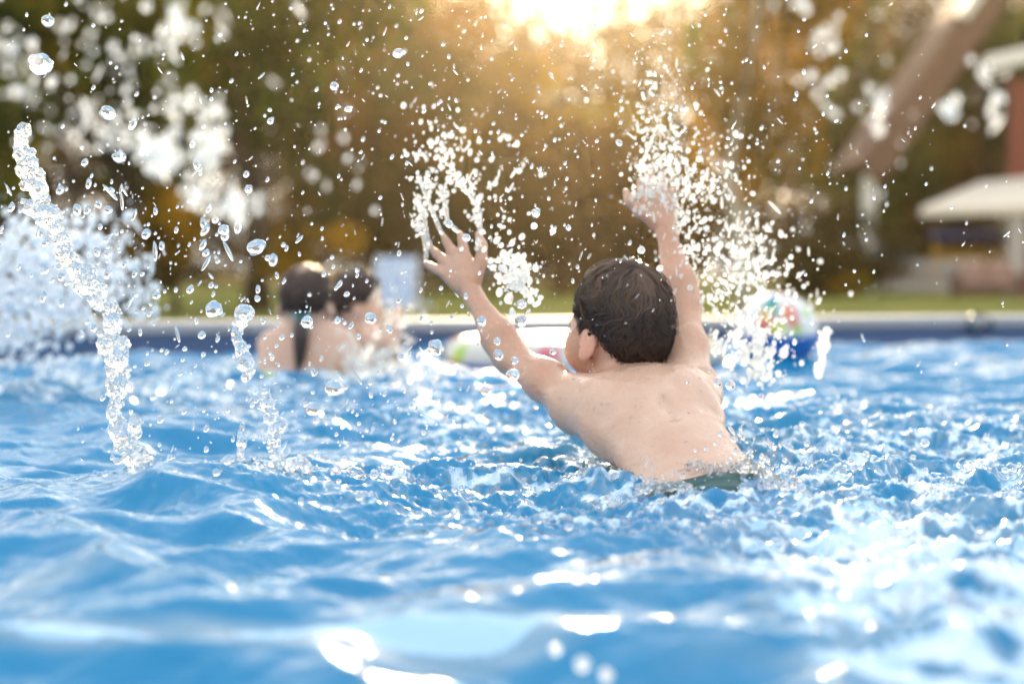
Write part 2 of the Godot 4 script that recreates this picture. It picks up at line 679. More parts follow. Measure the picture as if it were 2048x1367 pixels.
# ---------------------------------------------------------------- trees and shrubs
func leaf_clump(s: int) -> ArrayMesh:               # a twig's end: a few folded leaves that point every way
	var r := RandomNumberGenerator.new()
	r.seed = s
	var st := SurfaceTool.new()
	st.begin(Mesh.PRIMITIVE_TRIANGLES)
	st.set_smooth_group(-1)
	for k in 4:
		var dir := Vector3(r.randf_range(-1, 1), r.randf_range(-0.9, 0.6), r.randf_range(-1, 1)).normalized()
		var side := dir.cross(Vector3(r.randf_range(-1, 1), r.randf_range(-1, 1), r.randf_range(-1, 1))).normalized()
		var up := side.cross(dir)
		var p0 := dir * 0.1
		var p1 := dir * 0.5 + side * 0.26 + up * 0.1
		var p2 := dir * 1.0 - up * 0.1
		var p3 := dir * 0.5 - side * 0.26 + up * 0.1
		for p in [p0, p2, p1, p0, p3, p2]: st.add_vertex(p)
	st.generate_normals()
	return st.commit()

func leaf_mat(shine := 0.6) -> StandardMaterial3D:
	var m := mat(Color.WHITE, shine, 0.25)
	m.albedo_color = Color.WHITE
	m.vertex_color_use_as_albedo = true
	m.backlight_enabled = true
	m.backlight = Color(1.0, 0.9, 0.45)
	return m

func foliage(called: String, parent: Node, lobes: Array, tints: Array, leaf: float, holes := 0.0) -> MultiMeshInstance3D:
	# lobes: [centre, radii, count] in the parent's own space
	var where: Array[Transform3D] = []
	var gaps := noise(0.45, 3, used.size() + 5)
	for l in lobes:
		for i in int(l[2]):
			var d := Vector3(rng.randfn(), rng.randfn(), rng.randfn()).normalized() * pow(rng.randf(), 0.45)
			var p: Vector3 = l[0] + d * (l[1] as Vector3)
			if gaps.get_noise_3dv(p * 2.0) < holes - 0.45: continue
			var b := Basis.from_euler(Vector3(rng.randf() * TAU, rng.randf() * TAU, rng.randf() * TAU)).scaled(Vector3.ONE * leaf * rng.randf_range(0.6, 1.5))
			where.append(Transform3D(b, p))
	var mm := MultiMesh.new()
	mm.transform_format = MultiMesh.TRANSFORM_3D
	mm.use_colors = true
	mm.mesh = M.clump
	mm.instance_count = where.size()
	var tone := noise(0.35, 3, used.size() + 9)
	for i in where.size():
		mm.set_instance_transform(i, where[i])
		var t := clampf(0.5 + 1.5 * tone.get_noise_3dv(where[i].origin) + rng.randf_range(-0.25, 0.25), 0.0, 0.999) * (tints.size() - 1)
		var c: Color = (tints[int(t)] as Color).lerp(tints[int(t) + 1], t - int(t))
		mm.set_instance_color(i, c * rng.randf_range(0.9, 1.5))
	var o := MultiMeshInstance3D.new()
	o.name = called
	o.multimesh = mm
	o.material_override = M.leaf
	o.set_meta("kind", "stuff")
	parent.add_child(o, true)
	return o

const GROUND := -0.32

func tree(called: String, label: String, cat: String, group: String, x: float, d: float, stem: Array, r: float, lobes: Array, tints: Array, leaf: float, bark: Material, holes := 0.0) -> Node3D:
	# stem and lobes are offsets in metres from the tree's foot
	var foot := at(x, 540.0, d)
	foot.y = GROUND
	var o := base(called, foot)
	tag(o, label, cat, group)
	if stem:
		var rad := []
		for i in stem.size(): rad.append(r * lerpf(1.25 if i == 0 else 1.0, 0.35, float(i) / (stem.size() - 1)))
		put("trunk", tube(stem, rad, 9, true, 0.08), bark, o)
		for k in 5:                                  # limbs
			var from: Vector3 = stem[1 + k % (stem.size() - 1)]
			var l: Array = lobes[k % lobes.size()]
			var to: Vector3 = l[0]
			var mid := from.lerp(to, 0.5) + Vector3(rng.randf_range(-0.2, 0.2), 0.15, rng.randf_range(-0.2, 0.2))
			put("limb", tube([from, mid, to], [r * 0.4, r * 0.28, r * 0.08], 6), bark, o)
	foliage("crown", o, lobes, tints, leaf, holes)
	return o

func heap(cx: float, cy: float, rx: float, ry: float, rz: float, n: int, lumps: int) -> Array:   # a lumpy mass of lobes
	var out := []
	for k in lumps:
		var a := rng.randf() * TAU
		var q := sqrt(rng.randf())
		var s := rng.randf_range(0.3, 0.55)
		out.append([Vector3(cx + cos(a) * rx * q * 0.75, cy + sin(a) * ry * q * 0.75, rng.randf_range(-0.6, 0.6) * rz), Vector3(rx * s, ry * s, rz * 0.6), n / lumps])
	return out

func greenery() -> void:
	M.clump = leaf_clump(3)
	M.leaf = leaf_mat()
	var bark := mat(Color(0.06, 0.045, 0.035), 0.9)
	bark.albedo_texture = ntex(0.02, [[0.0, Color(0.4, 0.4, 0.4)], [1.0, Color(1, 1, 1)]], 256, 8)
	bark.uv1_triplanar = true
	bark.uv1_scale = Vector3(3, 0.6, 3)
	var birch := mat(Color(0.5, 0.47, 0.43), 0.8)
	birch.albedo_texture = ntex(0.03, [[0.0, Color(0.12, 0.1, 0.09)], [0.35, Color(0.9, 0.9, 0.9)], [1.0, Color(1, 1, 1)]], 256, 18)
	birch.uv1_triplanar = true
	birch.uv1_scale = Vector3(1, 3, 1)
	var olive := [Color(0.016, 0.038, 0.008), Color(0.045, 0.088, 0.016), Color(0.11, 0.165, 0.024), Color(0.24, 0.22, 0.025)]
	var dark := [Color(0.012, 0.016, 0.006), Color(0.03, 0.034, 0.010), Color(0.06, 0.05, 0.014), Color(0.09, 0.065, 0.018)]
	var gold := [Color(0.07, 0.055, 0.010), Color(0.19, 0.12, 0.012), Color(0.36, 0.22, 0.015), Color(0.52, 0.33, 0.02)]
	var rust := [Color(0.03, 0.02, 0.01), Color(0.09, 0.05, 0.016), Color(0.17, 0.08, 0.022), Color(0.2, 0.11, 0.03)]
	var grp := "trees beyond the lawn"
	# left: a big olive tree, its dark trunk at the girls' left
	tree("broadleaf_tree", "big olive green tree filling the upper left above the pool wall", "tree", grp, 240, 29.0, [Vector3(0, 0, 0), Vector3(0.1, 2.0, 0), Vector3(-0.1, 4.5, 0), Vector3(0.1, 7.5, 0)], 0.24,
		heap(-0.3, 4.6, 3.0, 3.0, 1.8, 8000, 16), olive, 0.17, bark, 0.2)
	tree("broadleaf_tree", "dark trunked tree rising behind the girl with the ponytail", "tree", grp, 512, 27.0, [Vector3(0, 0, 0), Vector3(0.03, 1.2, 0), Vector3(-0.05, 2.4, 0), Vector3(0.15, 5.0, 0), Vector3(0.2, 7.0, 0)], 0.2,
		heap(0.4, 4.9, 2.1, 2.3, 1.5, 4500, 12), olive, 0.16, bark, 0.2)
	tree("broadleaf_tree", "grey green tree at the left edge of the photo", "tree", grp, -160, 33.0, [Vector3(0, 0, 0), Vector3(0, 2.5, 0), Vector3(0, 7, 0)], 0.22,
		heap(0, 4.2, 2.6, 4.2, 1.8, 7000, 12), olive, 0.18, bark, 0.02)
	tree("autumn_shrub", "yellow autumn shrub left of the dark trunk", "shrub", "autumn shrubs along the far side of the lawn", 350, 25.5, [Vector3(0, 0, 0), Vector3(0, 0.5, 0), Vector3(0, 1.2, 0)], 0.05,
		heap(-0.2, 1.15, 0.9, 0.8, 0.7, 1300, 8), gold, 0.11, bark, 0.1)
	tree("autumn_shrub", "low yellow shrub right of the dark trunk behind the girls", "shrub", "autumn shrubs along the far side of the lawn", 640, 26.5, [Vector3(0, 0, 0), Vector3(0, 0.5, 0), Vector3(0, 1.0, 0)], 0.05,
		heap(0, 0.75, 0.9, 0.65, 0.6, 800, 7), gold, 0.1, bark, 0.12)
	tree("broadleaf_tree", "hazy golden brown tree above the girls", "tree", grp, 740, 45.0, [Vector3(0, 0, 0), Vector3(0.1, 2.0, 0), Vector3(0.2, 4.5, 0), Vector3(0, 6.5, 0)], 0.2,
		heap(0, 4.8, 3.0, 3.6, 1.6, 9000, 14), [olive[1], gold[0], gold[1], rust[2]], 0.17, bark, 0.0)
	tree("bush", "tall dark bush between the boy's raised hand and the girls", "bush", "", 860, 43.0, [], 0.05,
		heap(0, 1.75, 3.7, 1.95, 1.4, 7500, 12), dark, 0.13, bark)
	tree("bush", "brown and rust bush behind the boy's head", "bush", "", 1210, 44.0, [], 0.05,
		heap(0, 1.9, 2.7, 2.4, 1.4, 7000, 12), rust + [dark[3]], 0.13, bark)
	tree("broadleaf_tree", "golden tree just under the sun", "tree", grp, 1120, 48.0, [Vector3(0, 0, 0), Vector3(0.1, 2.0, 0), Vector3(0.0, 4.6, 0)], 0.18,
		heap(0, 4.3, 3.4, 2.7, 1.5, 8000, 14), gold.slice(0, 3) + [olive[3]], 0.15, bark)
	var w := tree("birch_tree", "pale leaning birch with hanging golden twigs right of the boy's hand", "tree", grp, 1490, 27.0, [Vector3(0, 0, 0), Vector3(-0.05, 1.2, 0), Vector3(-0.27, 2.2, 0), Vector3(0.0, 3.6, 0), Vector3(0.3, 5.0, 0.1), Vector3(0.4, 6.6, 0)], 0.12,
		heap(0.4, 4.7, 1.7, 1.6, 1.1, 2600, 9), [olive[2], gold[0], gold[1], gold[2]], 0.11, birch, 0.1)
	var hang := []
	for k in 26:                                     # hanging twigs
		var x := rng.randf_range(-0.9, 1.4)
		var top := rng.randf_range(3.4, 4.8)
		var long := rng.randf_range(0.9, 2.6)
		for j in 5: hang.append([Vector3(x + rng.randf_range(-0.05, 0.05), top - long * j / 5.0, 0.3 * sin(k * 2.1)), Vector3(0.13, long / 8.0, 0.13), 26])
	foliage("hanging_twigs", w, hang, [olive[2], gold[0], gold[1], gold[2]], 0.075)
	tree("broadleaf_tree", "dark green tree with bright gaps left of the house roof", "tree", grp, 1740, 52.0, [Vector3(0, 0, 0), Vector3(0.1, 2.0, 0), Vector3(0.2, 4.5, 0), Vector3(0, 7, 0)], 0.2,
		heap(0, 6.0, 2.8, 4.2, 1.6, 7000, 14), [dark[1], olive[1], olive[2], gold[1]], 0.16, bark, 0.22)
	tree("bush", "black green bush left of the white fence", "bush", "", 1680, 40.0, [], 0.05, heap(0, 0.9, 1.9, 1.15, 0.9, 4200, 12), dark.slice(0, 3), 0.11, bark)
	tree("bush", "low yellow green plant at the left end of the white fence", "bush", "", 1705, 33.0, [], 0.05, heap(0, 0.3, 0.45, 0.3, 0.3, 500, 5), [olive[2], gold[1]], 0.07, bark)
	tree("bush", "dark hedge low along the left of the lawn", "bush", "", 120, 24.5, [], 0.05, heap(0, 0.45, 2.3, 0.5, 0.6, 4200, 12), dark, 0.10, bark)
	tree("broadleaf_tree", "orange leaved tree behind the awning", "tree", grp, 1850, 56.0, [Vector3(-0.2, 0, 0), Vector3(-0.2, 2.0, 0), Vector3(-0.1, 4.5, 0), Vector3(0, 7, 0)], 0.22,
		heap(0, 3.4, 3.2, 3.4, 1.5, 6000, 12), [rust[0], rust[1], gold[1], rust[3]], 0.2, bark, 0.02)
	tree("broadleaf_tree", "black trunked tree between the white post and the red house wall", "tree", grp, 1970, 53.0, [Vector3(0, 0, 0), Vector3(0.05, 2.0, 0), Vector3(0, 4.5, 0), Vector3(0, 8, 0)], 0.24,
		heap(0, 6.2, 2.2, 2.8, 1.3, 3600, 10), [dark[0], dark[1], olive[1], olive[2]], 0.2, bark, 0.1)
	# the wood behind everything: nobody could count its trees
	var f := base("woodland", Vector3(0, GROUND, -70))
	tag(f, "brown and golden wood behind the garden", "woodland", "", "stuff")
	var lobes := []
	for k in 46:
		var x := -26.0 + k * 1.25
		var px := 1024.0 + x / 70.0 * FOC
		var high := 13.5 - 3.0 * exp(-pow((px - 1130.0) / 105.0, 2.0)) + rng.randf_range(-0.8, 0.6)
		for j in 3: lobes.append([Vector3(x, high * (0.18 + 0.3 * j), rng.randf_range(-1, 1)), Vector3(1.7, high * 0.24, 1.4), 380])
	foliage("crowns", f, lobes, [dark[0], rust[0], rust[1], gold[0], gold[1]], 0.3)

# ---------------------------------------------------------------- the house and what stands before it, about 44 m away
func beam(called: String, a: Vector3, b: Vector3, wide: float, thick: float, m: Material, parent: Node, bevel := 0.012, up := Vector3.UP) -> MeshInstance3D:
	var o := put(called, boxm(Vector3(wide, thick, a.distance_to(b)), bevel), m, parent)
	o.transform = Transform3D(Basis.looking_at((b - a).normalized(), up if absf((b - a).normalized().dot(up)) < 0.95 else Vector3.RIGHT), (a + b) / 2.0)
	return o

func house() -> void:
	var foot := at(2100, 540, 46.0)
	foot.y = GROUND
	var h := base("house", foot)
	tag(h, "red boarded house with a steep brown roof edge at the right of the photo", "house")
	var red := mat(Color(0.30, 0.075, 0.045), 0.7)
	red.albedo_texture = ntex(0.03, [[0.0, Color(0.6, 0.6, 0.6)], [1.0, Color(1, 1, 1)]], 256, 21)
	red.uv1_triplanar = true
	var brown := mat(Color(0.16, 0.085, 0.055), 0.75)
	brown.albedo_texture = red.albedo_texture
	brown.uv1_triplanar = true
	var white := mat(Color(0.72, 0.70, 0.66), 0.55)
	var dark := mat(Color(0.03, 0.02, 0.02), 0.6)
	var inv := -foot
	# the front wall: lapped boards over a core
	var l := at(2012, 540, 46.0).x
	put("wall", boxm(Vector3(6.0, 5.8, 0.3), 0.02), dark, h, Vector3(l + 3.02, GROUND + 2.9, -46.0 - 0.2) + inv)
	for k in 24:
		var b := put("board", M.board if M.has("board") else boxm(Vector3(6.0, 0.235, 0.03), 0.008), red, h, Vector3(l + 3.0, GROUND + 0.15 + k * 0.24, -46.0 + 0.0) + inv)
		M.board = b.mesh
		b.rotation.x = -0.06
	# the steep roof, its long brown soffit towards the pool and a pale barge board on its upper edge
	var lowr := at(1738, 348, 43.5) + inv
	var topr := at(2140, -235, 43.5) + inv
	var slope := (topr - lowr).normalized()
	var out := Vector3(-slope.y, slope.x, 0)
	var roof := beam("roof", lowr + out * 0.3 + Vector3(0, 0, -1.6), topr + out * 0.3 + Vector3(0, 0, -1.6), 3.6, 0.3, brown, h, 0.03, out)
	beam("soffit", lowr + Vector3(0, 0, 0.2), topr + Vector3(0, 0, 0.2), 0.5, 0.75, brown, h, 0.03, out)
	var t1 := lowr + slope * 4.55 + out * 0.36 + Vector3(0, 0, 0.3)
	beam("barge_board", t1, topr + out * 0.36 + Vector3(0, 0, 0.3), 0.5, 0.26, white, h, 0.02, out)
	beam("gutter", at(1975, 128, 43.2) + inv, at(2200, 78, 43.2) + inv, 0.3, 0.42, white, h, 0.05)
	var post := at(1738, 350, 43.6) + inv
	beam("post", Vector3(post.x, 0.0, post.z), post, 0.30, 0.30, white, h, 0.03)
	# the awning over the terrace
	var a := base("awning", at(1840, 425, 42.0))
	tag(a, "cream fabric awning with a hanging edge in front of the red house", "awning")
	var cream := mat(Color(0.80, 0.75, 0.66), 0.8)
	cream.backlight_enabled = true
	cream.backlight = Color(0.7, 0.6, 0.45)
	var o := a.position
	var q := [at(1840, 416, 42.0) - o, at(2260, 404, 42.0) - o, at(2260, 335, 44.5) - o, at(1962, 362, 44.5) - o]
	var st := SurfaceTool.new()
	st.begin(Mesh.PRIMITIVE_TRIANGLES)
	st.set_smooth_group(-1)
	var dn := Vector3(0, -0.03, 0)
	quad(st, q)
	quad(st, [q[0] + dn, q[1] + dn, q[2] + dn, q[3] + dn], true)
	for k in 4: quad(st, [q[k] + dn, q[(k + 1) % 4] + dn, q[(k + 1) % 4], q[k]])
	st.generate_normals()
	put("canopy", st.commit(), cream, a)
	for k in 20:                                     # the scalloped edge
		var p: Vector3 = (q[0] as Vector3).lerp(q[1], (k + 0.5) / 20.0)
		var wide: float = (q[0] as Vector3).distance_to(q[1]) / 20.0
		put("scallop", boxm(Vector3(wide - 0.006, 0.2, 0.02), 0.06 if k % 2 else 0.05), cream, a, p + Vector3(0, -0.115, 0.012))
	var gp := at(2032, 430, 42.3)
	beam("pillar", Vector3(gp.x, GROUND, gp.z) - o, gp - o, 0.42, 0.42, mat(Color(0.42, 0.38, 0.36), 0.8), a, 0.02)

func garden_things() -> void:
	# pale fence, slat by slat
	var a := at(1748, 560, 48.0)
	var b := at(1965, 560, 41.5)
	a.y = GROUND
	b.y = GROUND
	var f := base("slat_fence", a)
	tag(f, "low pale fence of upright slats beside the terrace", "fence")
	var pale := mat(Color(0.60, 0.56, 0.55), 0.7)
	var n := 26
	var slat := boxm(Vector3(0.11, 0.9, 0.03), 0.01)
	var dir := b - a
	for k in n:
		var s := put("slat", slat, pale, f, dir * (k + 0.5) / n + Vector3(0, 0.5, 0))
		s.rotation.y = atan2(-dir.z, dir.x)
	for y in [0.2, 0.78]:
		beam("rail", dir * 0.0 + Vector3(0, y, -0.035), dir + Vector3(0, y, -0.035), 0.03, 0.08, pale, f)
	# brown garden sofa
	var c := at(1975, 560, 39.0)
	c.y = GROUND
	var s := base("garden_sofa", c, -0.1)
	tag(s, "brown garden sofa on the lawn in front of the pillar", "sofa")
	var wick := mat(Color(0.13, 0.07, 0.055), 0.7)
	var cush := mat(Color(0.33, 0.21, 0.17), 0.85)
	for x in [-0.72, 0.72]:
		put("armrest", boxm(Vector3(0.16, 0.5, 0.7), 0.04), wick, s, Vector3(x, 0.33, 0))
		for z in [-0.3, 0.3]: put("leg", boxm(Vector3(0.06, 0.08, 0.06), 0.01), wick, s, Vector3(x, 0.04, z))
	put("backrest", boxm(Vector3(1.27, 0.62, 0.14), 0.04), wick, s, Vector3(0, 0.40, -0.29))
	put("seat", boxm(Vector3(1.27, 0.2, 0.58), 0.03), wick, s, Vector3(0, 0.2, 0.07))
	for x in [-0.32, 0.32]:
		put("seat_cushion", boxm(Vector3(0.62, 0.13, 0.56), 0.05), cush, s, Vector3(x, 0.367, 0.08))
		put("back_cushion", boxm(Vector3(0.62, 0.4, 0.13), 0.05), cush, s, Vector3(x, 0.64, -0.15))
	# swing seat with a blue canopy and yellow frame
	c = at(1935, 540, 45.0)
	c.y = GROUND
	var w := base("swing_seat", c, 0.05)
	tag(w, "garden swing with a dark blue canopy and yellow posts under the awning", "swing seat")
	var yel := mat(Color(0.5, 0.27, 0.02), 0.6)
	var navy := mat(Color(0.01, 0.022, 0.11), 0.7)
	for x in [-0.85, 0.85]:
		beam("post", Vector3(x * 1.05, 0, 0.45), Vector3(x, 1.5, 0.0), 0.09, 0.09, yel, w)
		beam("post", Vector3(x * 1.05, 0, -0.45), Vector3(x, 1.5, -0.05), 0.09, 0.09, yel, w)
	var can := put("canopy", boxm(Vector3(1.9, 0.3, 1.1), 0.1), navy, w, Vector3(0, 1.52, 0))
	can.rotation.x = 0.1
	put("seat", boxm(Vector3(1.5, 0.14, 0.5), 0.05), navy, w, Vector3(0, 0.62, 0.0))
	put("backrest", boxm(Vector3(1.5, 0.5, 0.12), 0.05), yel, w, Vector3(0, 1.02, -0.26))
	for x in [-0.7, 0.7]: beam("hanger", Vector3(x, 0.69, 0), Vector3(x, 1.4, 0), 0.02, 0.02, mat(Color(0.1, 0.1, 0.1)), w)
	# pale blue garden box
	c = at(1788, 540, 47.0)
	c.y = GROUND
	var g := base("storage_box", c + Vector3(0, 0, 0), 0.2)
	tag(g, "pale blue box with a lid standing high behind the white fence", "storage box")
	var sky := mat(Color(0.26, 0.40, 0.62), 0.5)
	put("body", boxm(Vector3(0.86, 0.55, 0.6), 0.06), sky, g, Vector3(0, 1.1, 0))
	put("lid", boxm(Vector3(0.92, 0.16, 0.66), 0.06), mat(Color(0.5, 0.62, 0.78), 0.5), g, Vector3(0, 1.455, 0))
	for x in [-0.36, 0.36]:
		for z in [-0.24, 0.24]: put("leg", boxm(Vector3(0.08, 0.83, 0.08), 0.01), mat(Color(0.08, 0.06, 0.05)), g, Vector3(x, 0.415, z))
	# lounger whose patterned back shows above the rim, behind the girls
	c = at(787, 540, 24.0)
	c.y = GROUND
	var d := base("garden_lounger", c, -0.12)
	tag(d, "folding lounger with a blue and white patterned back behind the girls", "lounger")
	var cloth := mat(Color.WHITE, 0.8)
	cloth.albedo_texture = ntex(0.022, [[0.0, Color(0.10, 0.24, 0.58)], [0.42, Color(0.16, 0.33, 0.66)], [0.55, Color(0.62, 0.69, 0.80)], [1.0, Color(0.72, 0.76, 0.82)]], 256, 31, 2)
	cloth.uv1_triplanar = true
	cloth.uv1_scale = Vector3.ONE * 1.6
	cloth.backlight_enabled = true
	cloth.backlight = Color(0.5, 0.5, 0.5)
	var tb := put("backrest", boxm(Vector3(0.56, 0.78, 0.05), 0.02), cloth, d, Vector3(0, 0.47, -0.1))
	tb.rotation.x = -0.35
	put("seat", boxm(Vector3(0.58, 0.05, 1.2), 0.02), cloth, d, Vector3(0, 0.14, -0.88))
	for x in [-0.31, 0.31]:
		beam("frame", Vector3(x * 1.1, 0.02, 0.08), Vector3(x * 0.92, 0.86, -0.28), 0.04, 0.04, mat(Color(0.6, 0.6, 0.6), 0.4), d)
		beam("leg", Vector3(x, 0.0, -1.3), Vector3(x, 0.13, -1.3), 0.04, 0.04, mat(Color(0.6, 0.6, 0.6), 0.4), d)
	# dark goggles hung over the rim at the right
	var rx := at(1988, 540, 7.25).x
	var gg := base("swim_goggles", Vector3(rx, 0.102, wall_z(rx) + 0.06), 0.25)
	tag(gg, "dark blue swimming goggles hung over the pale rim at the right", "goggles")
	var rub := mat(Color(0.008, 0.02, 0.06), 0.4)
	for x in [-0.036, 0.036]:
		var cup := put("eyecup", ball(func(v): return 0.03 * (1.0 - 0.25 * absf(v.y)), 8, 12), rub, gg, Vector3(x, -0.02, 0.0))
		cup.scale = Vector3(1.15, 0.8, 0.7)
		put("lens", ball(func(_v): return 0.019, 8, 12), mat(Color(0.03, 0.09, 0.12), 0.05), gg, Vector3(x, -0.02, 0.012)).scale = Vector3(1.1, 0.75, 0.6)
	put("strap", tube([Vector3(-0.066, -0.02, 0), Vector3(-0.05, 0.01, -0.02), Vector3(-0.02, 0.034, -0.05), Vector3(0.03, 0.034, -0.05), Vector3(0.055, 0.01, -0.02), Vector3(0.066, -0.02, 0)], [0.006, 0.006, 0.006, 0.006, 0.006, 0.006], 6), rub, gg)

# ---------------------------------------------------------------- inflatables
func floats() -> void:
	var vinyl := mat(Color.WHITE, 0.22, 0.5)
	vinyl.vertex_color_use_as_albedo = true
	vinyl.backlight_enabled = true
	vinyl.backlight = Color(0.6, 0.6, 0.6)
	var rr := RandomNumberGenerator.new()
	rr.seed = 5
	var hues := [Color(0.55, 0.05, 0.08), Color(0.30, 0.55, 0.02), Color(0.75, 0.5, 0.05), Color(0.6, 0.16, 0.2), Color(0.05, 0.35, 0.15), Color(0.65, 0.12, 0.06)]
	# beach ball: blue below, clear white above with printed fruit colours
	var dots := []
	for k in 13: dots.append([Vector3(rr.randf_range(-1, 1), rr.randf_range(-0.05, 0.85), rr.randf_range(-0.3, 1)).normalized(), rr.randf_range(0.16, 0.34), hues[k % 6]])
	dots.append([Vector3(-0.15, 0.12, 1).normalized(), 0.26, Color(0.42, 0.6, 0.02)])
	dots.append([Vector3(-0.62, 0.08, 0.8).normalized(), 0.25, Color(0.7, 0.12, 0.06)])
	var pos := at(1556, 664, 5.9)
	var bb := base("beach_ball", pos)
	tag(bb, "big beach ball, white and printed above, deep blue below", "beach ball")
	var tint := func(d: Vector3) -> Color:
		var c := Color(0.70, 0.76, 0.80)
		if absf(fposmod(atan2(d.x, d.z) + 0.6, TAU / 3.0) - 0.2) < 0.22 and d.y < 0.9: c = Color(0.02, 0.18, 0.52)
		for k in dots:
			if d.angle_to(k[0]) < float(k[1]) * 0.8: c = (k[2] as Color).lerp(c, 0.25)
		return c.lerp(Color(0.005, 0.12, 0.45), sb(0.0, -0.12, d.y))
	put("skin", ball(func(_d): return 0.138, 40, 64, tint), vinyl, bb)
	put("valve", tube([Vector3(0.1, 0.085, 0.04), Vector3(0.112, 0.095, 0.045)], [0.008, 0.006], 8), vinyl, bb)
	# inflatable ring, white with printed fruit, floating between the girls and the ball
	var c0 := at(1165, 700, 6.0)
	c0.y = 0.025
	var ring := base("swim_ring", c0, 0.2)
	tag(ring, "white inflatable ring printed with bright fruit, floating behind the boy's raised arm", "swim ring")
	var spots := []
	for k in 70: spots.append([rr.randf() * TAU, rr.randf() * TAU, rr.randf_range(0.45, 1.0), hues[rr.randi() % 6]])
	var v := PackedVector3Array()
	var cc := PackedColorArray()
	var ix := PackedInt32Array()
	var R := 0.43
	var r := 0.07
	for i in 121:
		for k in 25:
			var a := TAU * i / 120
			var b := TAU * k / 24
			var pf := 1.0 + 0.015 * cos(a * 40.0)
			v.append(Vector3(cos(a) * (R + r * pf * cos(b)), r * pf * sin(b), sin(a) * (R + r * pf * cos(b))))
			var c := Color(0.6, 0.62, 0.6)
			for s in spots:
				var da := absf(angle_difference(a, s[0])) * R / r
				var db := absf(angle_difference(b, s[1]))
				if da * da + db * db < s[2] * s[2]: c = s[3]
			if sin(b) < -0.25: c = Color(0.02, 0.16, 0.5)
			cc.append(c)
	for i in 120:
		for k in 24:
			var a := i * 25 + k
			ix.append_array([a, a + 25, a + 1, a + 1, a + 25, a + 26])
	var nn := PackedVector3Array()
	nn.resize(v.size())
	put("tube", arrays(v, nn, cc, ix), vinyl, ring)

# ---------------------------------------------------------------- people
# hair: many tapered locks that follow the skull from the crown to the hairline
func hair(c: Vector3, ax: Basis, rad: Vector3, crown: Vector3, n: int, wide: float, thick: float, line: Callable, tints: Array, s: int, wave := 0.12) -> ArrayMesh:
	# ax: x to the person's left, y up, z forward; line(dir) says how low a lock may reach along that side (dir.y)
	var r := RandomNumberGenerator.new()
	r.seed = s
	var v := PackedVector3Array()
	var nn := PackedVector3Array()
	var col := PackedColorArray()
	var ix := PackedInt32Array()
	crown = crown.normalized()
	var e1 := crown.cross(Vector3(0, 0, 1)).normalized()
	var e2 := crown.cross(e1)
	var seg := 8
	var flow := noise(2.2, 2, s)
	var patch := noise(3.5, 2, s + 1)
	for i in n:
		var ph := r.randf() * TAU
		var t0 := pow(r.randf(), 0.8) * 2.1
		var long := r.randf_range(0.55, 1.0)
		var lift := r.randf_range(0.25, 1.0) * thick
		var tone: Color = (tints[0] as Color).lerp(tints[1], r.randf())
		var w := wide * r.randf_range(0.6, 1.3)
		var bend := r.randfn() * wave
		var fly := 1.0 + (0.6 if r.randf() < 0.05 else 0.0)
		var stop := r.randf_range(-0.05, 0.09)
		var pts := []
		for k in seg + 1:
			var t := t0 + long * k / seg
			var a := ph + bend * k / seg
			a += flow.get_noise_3dv((crown * cos(t) + (e1 * cos(a) + e2 * sin(a)) * sin(t))) * 0.45 * minf(1.0, t)
			var d := (crown * cos(t) + (e1 * cos(a) + e2 * sin(a)) * sin(t)).normalized()
			if d.y < float(line.call(d)) + stop: break
			var f := float(k) / seg
			if k == 0: tone = tone.lerp(tints[2], clampf(0.5 * sb(0.3, 0.95, d.y) + patch.get_noise_3dv(d) * 0.8, 0.0, 1.0))  # top locks lighter: sunlight put into their colour, plus random patches
			pts.append([d, lift * fly * (0.35 + 0.65 * sin(PI * minf(f * 0.75 + 0.2, 1.0)))])
		if pts.size() < 3: continue
		var first := v.size()
		for k in pts.size():
			var d: Vector3 = pts[k][0]
			var dn: Vector3 = pts[mini(k + 1, pts.size() - 1)][0] - pts[maxi(k - 1, 0)][0]
			var side := d.cross(dn).normalized()
			var p: Vector3 = fuller(d) * rad + d * float(pts[k][1])
			var f := float(k) / (pts.size() - 1)
			var ww := w * (1.0 - 0.85 * f * f) * (0.4 + 0.6 * minf(1.0, f * 4.0))
			var nor: Vector3 = (d / rad).normalized()
			for q in [-1.0, 0.0, 1.0]:
				v.append(c + ax * (p + side * ww * q - d * (0.0012 if q != 0.0 else 0.0)))
				nn.append(ax * (nor + side * q * 0.7).normalized())
				col.append(tone)
		for k in pts.size() - 1:
			for q in 2:
				var a := first + k * 3 + q
				ix.append_array([a, a + 1, a + 3, a + 1, a + 4, a + 3])
	# the dark mass under the locks
	var first := v.size()
	var rings := 26
	var sides := 48
	for i in rings + 1:
		for k in sides + 1:
			var t := PI * i / rings
			var a := TAU * k / sides
			var d := (crown * cos(t) + (e1 * cos(a) + e2 * sin(a)) * sin(t)).normalized()
			var low: float = line.call(d)
			var under := 0.4 * thick * sb(low - 0.02, low + 0.2, d.y) - 0.004 * (1.0 - sb(low - 0.06, low + 0.03, d.y)) * 2.0
			v.append(c + ax * (fuller(d) * rad + d * under))
			nn.append(ax * (d / rad).normalized())
			col.append((tints[0] as Color) * 0.8)
			if i < rings and k < sides and d.y > low - 0.06:
				var b := first + i * (sides + 1) + k
				ix.append_array([b, b + sides + 1, b + 1, b + 1, b + sides + 1, b + sides + 2])
	var o := []
	o.resize(Mesh.ARRAY_MAX)
	o[Mesh.ARRAY_VERTEX] = v
	o[Mesh.ARRAY_NORMAL] = nn
	o[Mesh.ARRAY_COLOR] = col
	o[Mesh.ARRAY_INDEX] = ix
	var m := ArrayMesh.new()
	m.add_surface_from_arrays(Mesh.PRIMITIVE_TRIANGLES, o)
	return m

